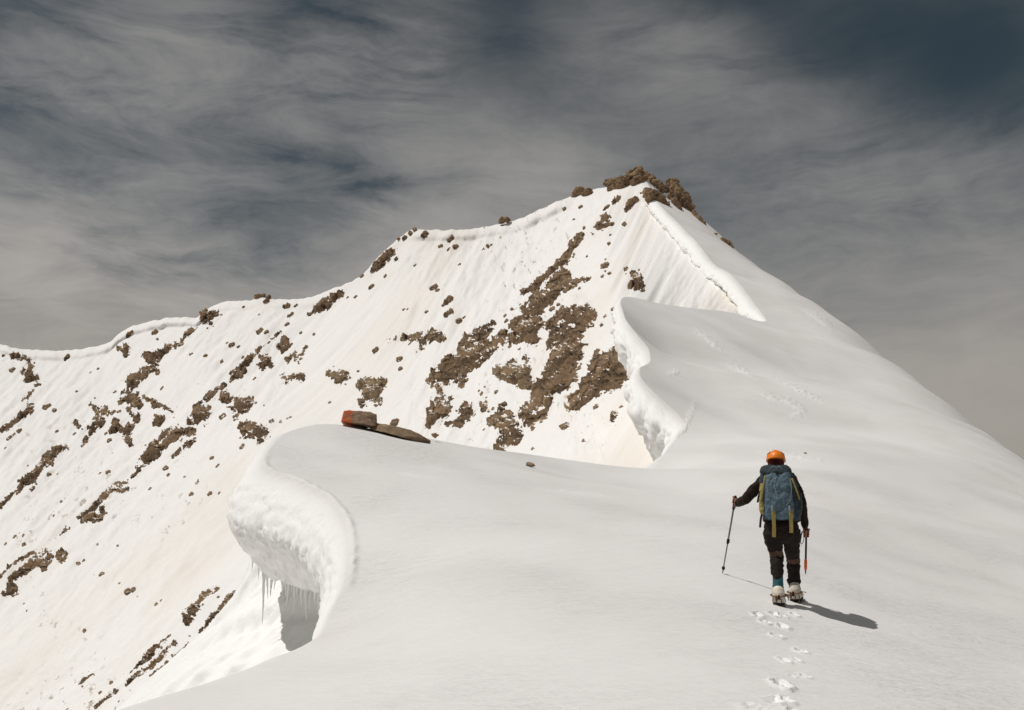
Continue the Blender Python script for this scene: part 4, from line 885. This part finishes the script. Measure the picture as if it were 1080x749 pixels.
part('bag', [bag], M_DBLUE, sack, .010, 4, .012, (9, 9, 12), 2)
pocket = sec_loft([(331,276,362,-.20,-.10), (322,266,364,-.235,-.1), (312,262,364,-.252,-.1), (300,262,363,-.258,-.1), (262,261,360,-.262,-.1), (215,259,358,-.240,-.08), (178,260,354,-.200,-.04), (166,266,350,-.17,-.03)])
part('front_pocket', [pocket], M_BLUE, sack, .0075, 3, .013, (10, 6, 9), 5)
band = sec_loft([(329,270,366,-.232,-.1), (318,262,368,-.262,-.1), (308,262,368,-.262,-.1), (303,268,364,-.25,-.1)]); part('bottom_panel', [band], M_BLUE, sack, .0075, 3, .004, (14, 8, 14), 8)
lid = sec_loft([(172,250,352,-.175,.02), (162,244,353,-.185,.10), (153,243,352,-.16,.15), (146,248,349,-.12,.17), (141,262,342,-.06,.17)])
lid_o = part('lid', [lid], M_DBLUE, sack, .008, 4, .009, (12, 12, 14), 3)
part('buckle', [tube_pts([J(300, 160, -.197), J(306, 172, -.205)], [(.010, .006), (.012, .006)], 8)], M_DARK, lid_o)
part('lid_cord', [tube_pts([J(x, y, -.155) for x, y in ((282,150), (292,141), (302,150), (312,142), (322,150))], [.0055] * 5, 8)], M_CORD, lid_o)
part('side_pocket', [sec_loft([(316,246,266,-.16,-.02), (300,243,268,-.185,-.0), (262,241,268,-.19,.02), (225,242,263,-.17,.04), (205,247,260,-.14,.05)])], M_OLIVE, sack, .007, 3, .007, (14, 14, 14), 4)
part('side_pocket', [sec_loft([(318,372,391,-.14,.0), (296,370,395,-.18,.02), (262,370,394,-.18,.04), (240,372,390,-.16,.05)])], M_DBLUE, sack, .007, 3, .007, (14, 14, 14), 7)
def strap(pts, w, mat, name='strap', parent=None, th=.003):
    return part(name, [tube_pts(pts, [(w / 2, th)] * len(pts), 8)], mat, parent or sack)
for x, zb in ((293, 396), (355, 381)):
    s_ = strap([J(x - 1, 300, -.268), J(x, 318, -.272), J(x, 334, -.245), J(x + 1, 360, -.19), J(x + 1, zb, -.17)], .042, M_OLIVE)
    part('buckle', [tube_pts([J(x - 6, 285, -.272), J(x - 4, 302, -.275)], [(.012, .007), (.016, .008)], 8)], M_CORD, s_)
strap([J(262, 176, -.19), J(257, 205, -.20), J(252, 240, -.21), J(246, 275, -.19)], .018, M_OLIVE, 'compression_strap')
strap([J(358, 186, -.185), J(367, 208, -.19), J(377, 235, -.20), J(386, 262, -.185)], .018, M_OLIVE, 'compression_strap')
strap([J(246, 232, -.17), J(239, 250, -.15), J(235, 272, -.14)], .022, M_DARK, 'loose_strap')
strap([J(250, 316, -.16), J(246, 335, -.13), J(244, 362, -.10)], .024, M_DARK, 'loose_strap')
part('elastic_cord', [tube_pts([J(x, y, yy) for x, y, yy in ((285,176,-.205), (268,200,-.235), (272,232,-.262), (288,258,-.27))], [.003] * 4, 6), tube_pts([J(x, y, yy) for x, y, yy in ((300,182,-.215), (296,215,-.256), (306,248,-.27), (300,272,-.27), (286,286,-.27))], [.003] * 5, 6),
     tube_pts([J(x, y, yy) for x, y, yy in ((352,186,-.20), (357,222,-.245), (354,262,-.262), (338,282,-.27))], [.003] * 4, 6)], M_CORD, sack)
# hip belt and shoulder straps
part('hip_belt', [tube_pts([J(262, 322, -.06), J(256, 332, .08), J(268, 338, .18)], [(.012, .035)] * 3, 8), tube_pts([J(382, 320, -.06), J(388, 330, .08), J(376, 338, .2)], [(.012, .035)] * 3, 8)], M_DARK, sack, .008, 2)
for x in (268, 338): strap([J(x, 160, .10), J(x - 1, 158, .22), J(x, 190, .33), J(x, 250, .34), J(x, 290, .22)], .05, M_DARK, 'shoulder_strap', None, .008)

# ------------------------------------------------------------------ trekking pole, ice axe
pole = bpy.data.objects.new('trekking_pole', None); COL.objects.link(pole); pole.location = FEET + RM @ tip; pole.rotation_euler = (0, 0, YAW)
tag(pole, 'thin grey trekking pole planted in the snow by the climber\'s left hand', 'trekking pole')
def PL(p): return np.asarray(p) - tip
pt = lambda zy: PL(ptop + pax * (np.linalg.norm(tip - ptop) * (zy - 258) / (528 - 258)))
part('grip', [tube_pts([pt(252), pt(258), pt(272), pt(282), pt(295)], [.015, .021, .017, .019, .016], 12)], M_DARK, pole)
part('upper_shaft', [tube_pts([pt(294), pt(410)], [.011, .011], 12)], M_ALU, pole); part('lock_lever', [tube_pts([pt(404), pt(416)], [.0175, .016], 12), tube_pts([pt(405) + [.014, -.01, 0], pt(414) + [.017, -.012, 0]], [.006, .005], 8)], M_DARK, pole)
part('lower_shaft', [tube_pts([pt(414), pt(512)], [.0082, .0075], 12)], M_ALU, pole)
part('basket', [tube_pts([pt(507), pt(510)], [(.022, .022), (.019, .019)], 16)], M_DARK, pole); part('pole_tip', [tube_pts([pt(510), pt(532)], [.008, .004], 10)], M_STEEL, pole)
part('wrist_strap', [tube_pts([pt(256), PL(haL + [.02, -.045, .02]), PL(haL + [.03, -.05, -.04]), PL(haL + [.005, -.04, -.075]), PL(haL + [-.02, -.02, -.06])], [(.010, .003)] * 5, 8)], M_CORD, pole)
axe = bpy.data.objects.new('ice_axe', None); COL.objects.link(axe); axe.location = FEET + RM @ ahead; axe.rotation_euler = (0, 0, YAW)
tag(axe, 'ice axe with black shaft and orange-red lower grip, carried head-up in the climber\'s right hand', 'ice axe')
def AL(p): return np.asarray(p) - ahead
at = lambda zy: AL(ahead + aax * (np.linalg.norm(atip - ahead) * (zy - 368) / (530 - 368)))
part('shaft', [tube_pts([at(368), at(480)], [(.011, .015)] * 2, 12)], M_DARK, axe); part('grip', [tube_pts([at(478), at(484), at(508), at(513)], [(.014, .018), (.0165, .02), (.0165, .02), (.013, .016)], 12)], M_RED, axe)
part('spike', [tube_pts([at(511), at(518), at(532)], [.012, .009, .002], 10)], M_STEEL, axe)
part('pick', [tube_pts([at(366), at(366) + [.0, .06, .004], at(368) + [0, .12, -.006], at(374) + [0, .17, -.02]], [(.007, .015), (.005, .014), (.004, .010), (.003, .004)], 10)], M_STEEL, axe)
part('adze', [tube_pts([at(366), at(366) + [0, -.04, 0], at(368) + [0, -.085, -.012]], [(.008, .014), (.016, .006), (.026, .003)], 10)], M_STEEL, axe)
part('leash', [tube_pts([AL(J(x, y, yy)) for x, y, yy in ((404,372,.22), (394,380,.2), (390,398,.19), (388,416,.19), (393,423,.19), (399,414,.2), (402,396,.21), (407,388,.23))], [(.008, .003)] * 8, 8)], M_CORD, axe)
SHP = ray_ground(915, 654)
hw_ = FEET + RM @ (head + np.array([0, 0, .10])); SUN_DIR = hw_ - SHP; SUN_E = 3.0
print('SUN', SUN_DIR)
# ------------------------------------------------------------------ sky, sun
w = bpy.data.worlds.new('World'); SC.world = w; w.cycles.sampling_method = 'MANUAL'; w.cycles.sample_map_resolution = 256; w.use_nodes = True
t = NT(w.node_tree)
SUN = SUN_DIR / np.linalg.norm(SUN_DIR)
el = math.asin(SUN[2]); az = math.atan2(SUN[0], SUN[1])
sky = t.n('ShaderNodeTexSky', sky_type='NISHITA'); sky.sun_disc = False; sky.sun_elevation = el; sky.sun_rotation = az; sky.altitude = 3500; sky.dust_density = .3
dirv = t.n('ShaderNodeTexCoord').outputs['Generated']
sep = t.n('ShaderNodeSeparateXYZ', {0: dirv}); zc = t.math('MAXIMUM', sep.outputs[2], 0.0)
def direction(px, py):
    d = unproj(px, py, 1.0); return tuple(d / np.linalg.norm(d))
# cirrus: soft cloud banks at fixed directions of the sky, combed into wisps by stretched, warped noise
LUMA = {0: [78,88,102,90,70,70,64,74,62,58,56,56,58], 50: [105,128,122,112,100,118,70,118,118,78,60,52,54], 100: [112,120,108,102,122,106,82,88,116,98,76,62,62], 150: [108,110,114,106,98,106,128,108,98,108,102,92,90],
 200: [120,120,114,98,96,120,146,138,106,108,118,120,114], 250: [160,152,130,106,118,140,140,130,102,106,112,118,116], 300: [160,160,156,150,150,150,138,130,113,116,114,120,124], 350: [162,160,156,154,152,138,135,130,126,126,126,130,134], 410: [158,158,156,138,138,138,135,130,130,134,138,144,148]}
lin = lambda v: ((np.asarray(v, float) / 255 + .055) / 1.055) ** 2.4
pts_, val_ = [], []
for yy, row in LUMA.items():
    for i, L in enumerate(row): pts_.append(direction(i * 90, yy)); val_.append((lin(L) - lin(54)) / (lin(168) - lin(54)))
pts_ = np.array(pts_); val_ = np.array(val_); CB = .26
cen = np.array([direction(x, y) for y in (-15, 50, 110, 170, 235, 310, 400) for x in range(0, 1081, 90)]); RAD = .082
Kf = np.exp(-((pts_[:, None] - cen[None]) ** 2).sum(-1) / RAD ** 2)
wts = np.linalg.solve(Kf.T @ Kf + .06 * np.eye(len(cen)), Kf.T @ (val_ - CB))
wn = t.n('ShaderNodeTexNoise', {'Vector': dirv, 'Scale': 4.0, 'Detail': 5, 'Roughness': .6}).outputs['Color']
wv = t.vm('SUBTRACT', wn, (.5, .5, .5)).outputs[0]
dw = t.vm('ADD', dirv, t.vm('MULTIPLY', wv, (.08, .08, .05)).outputs[0]).outputs[0]
cov = CB
for p, wt in zip(cen, wts):
    if abs(wt) < .012: continue
    q = t.math('DIVIDE', t.vm('DISTANCE', dw, tuple(p)).outputs[1], RAD); g = t.math('POWER', 2.718, t.math('MULTIPLY', t.math('MULTIPLY', q, q), -1.0))
    cov = t.math('ADD', t.math('MULTIPLY', g, float(wt)), cov)
dw2 = t.vm('ADD', dirv, t.vm('MULTIPLY', wv, (.07, .07, .05)).outputs[0]).outputs[0]
w1 = t.noise(t.mapping(dw2, rot=(0, math.radians(-28), 0), scale=(1.4, 2, 5.6)), 3.3, 11, .66, .5)
w2 = t.noise(t.mapping(dw2, rot=(0, math.radians(20), 0), scale=(1.4, 2, 5.6)), 3.3, 11, .66, .5)
w3 = t.noise(dw2, 5.0, 9, .62, .6)
side = t.mapr(sep.outputs[0], -.15, .12)
wz = t.math('SUBTRACT', t.math('ADD', t.math('MULTIPLY', w1, t.math('SUBTRACT', 1.0, side)), t.math('MULTIPLY', w2, side)), .5)
wz = t.math('ADD', t.math('MULTIPLY', t.math('MULTIPLY', wz, t.math('SUBTRACT', 1.0, t.math('MULTIPLY', side, .35))), 4.0), t.math('MULTIPLY', t.math('SUBTRACT', w3, .5), 1.3))
low = t.mapr(zc, .06, .26, .4, 1.0)
c = t.math('ADD', cov, t.math('MULTIPLY', t.math('MULTIPLY', wz, low), t.math('ADD', .06, t.math('MULTIPLY', cov, .85))))
haze = t.mapr(zc, 0.0, .34, 1.0, 0.0)
c = t.math('ADD', c, t.math('MULTIPLY', haze, .34))
c = t.math('SUBTRACT', 1.0, t.math('POWER', 2.718, t.math('MULTIPLY', t.math('SMOOTH_MAX', c, 0.0, .12), -1.2)))
blue = t.mix(1.0, t.mix(.5, sky.outputs[0], (.30, .38, .44)), (.45, .475, .365), 'MULTIPLY')
cloudc = t.mix(haze, (4.6, 4.33, 4.08), (4.75, 4.25, 3.7))
blue = t.mix(t.math('MULTIPLY', haze, .5), blue, (1.6, 1.55, 1.6))
fin = t.mix(c, blue, cloudc)
bg = t.n('ShaderNodeBackground', {'Color': fin, 'Strength': .1})
t.n('ShaderNodeOutputWorld', {'Surface': bg.outputs[0]})
sun = bpy.data.lights.new('sun', 'SUN'); sun.energy = SUN_E; sun.angle = math.radians(.53); sun.color = (1, .972, .938)
so = bpy.data.objects.new('sun', sun); COL.objects.link(so)
so.rotation_euler = Vector(-SUN).to_track_quat('-Z', 'Y').to_euler(); so.location = (-40, 20, 120)
SC.view_settings.view_transform = 'Standard'; SC.view_settings.look = 'None'; SC.view_settings.exposure = 0; SC.view_settings.gamma = 1
SC.render.engine = 'CYCLES'; SC.cycles.max_bounces = 6; SC.cycles.diffuse_bounces = 4; SC.cycles.use_denoising = True
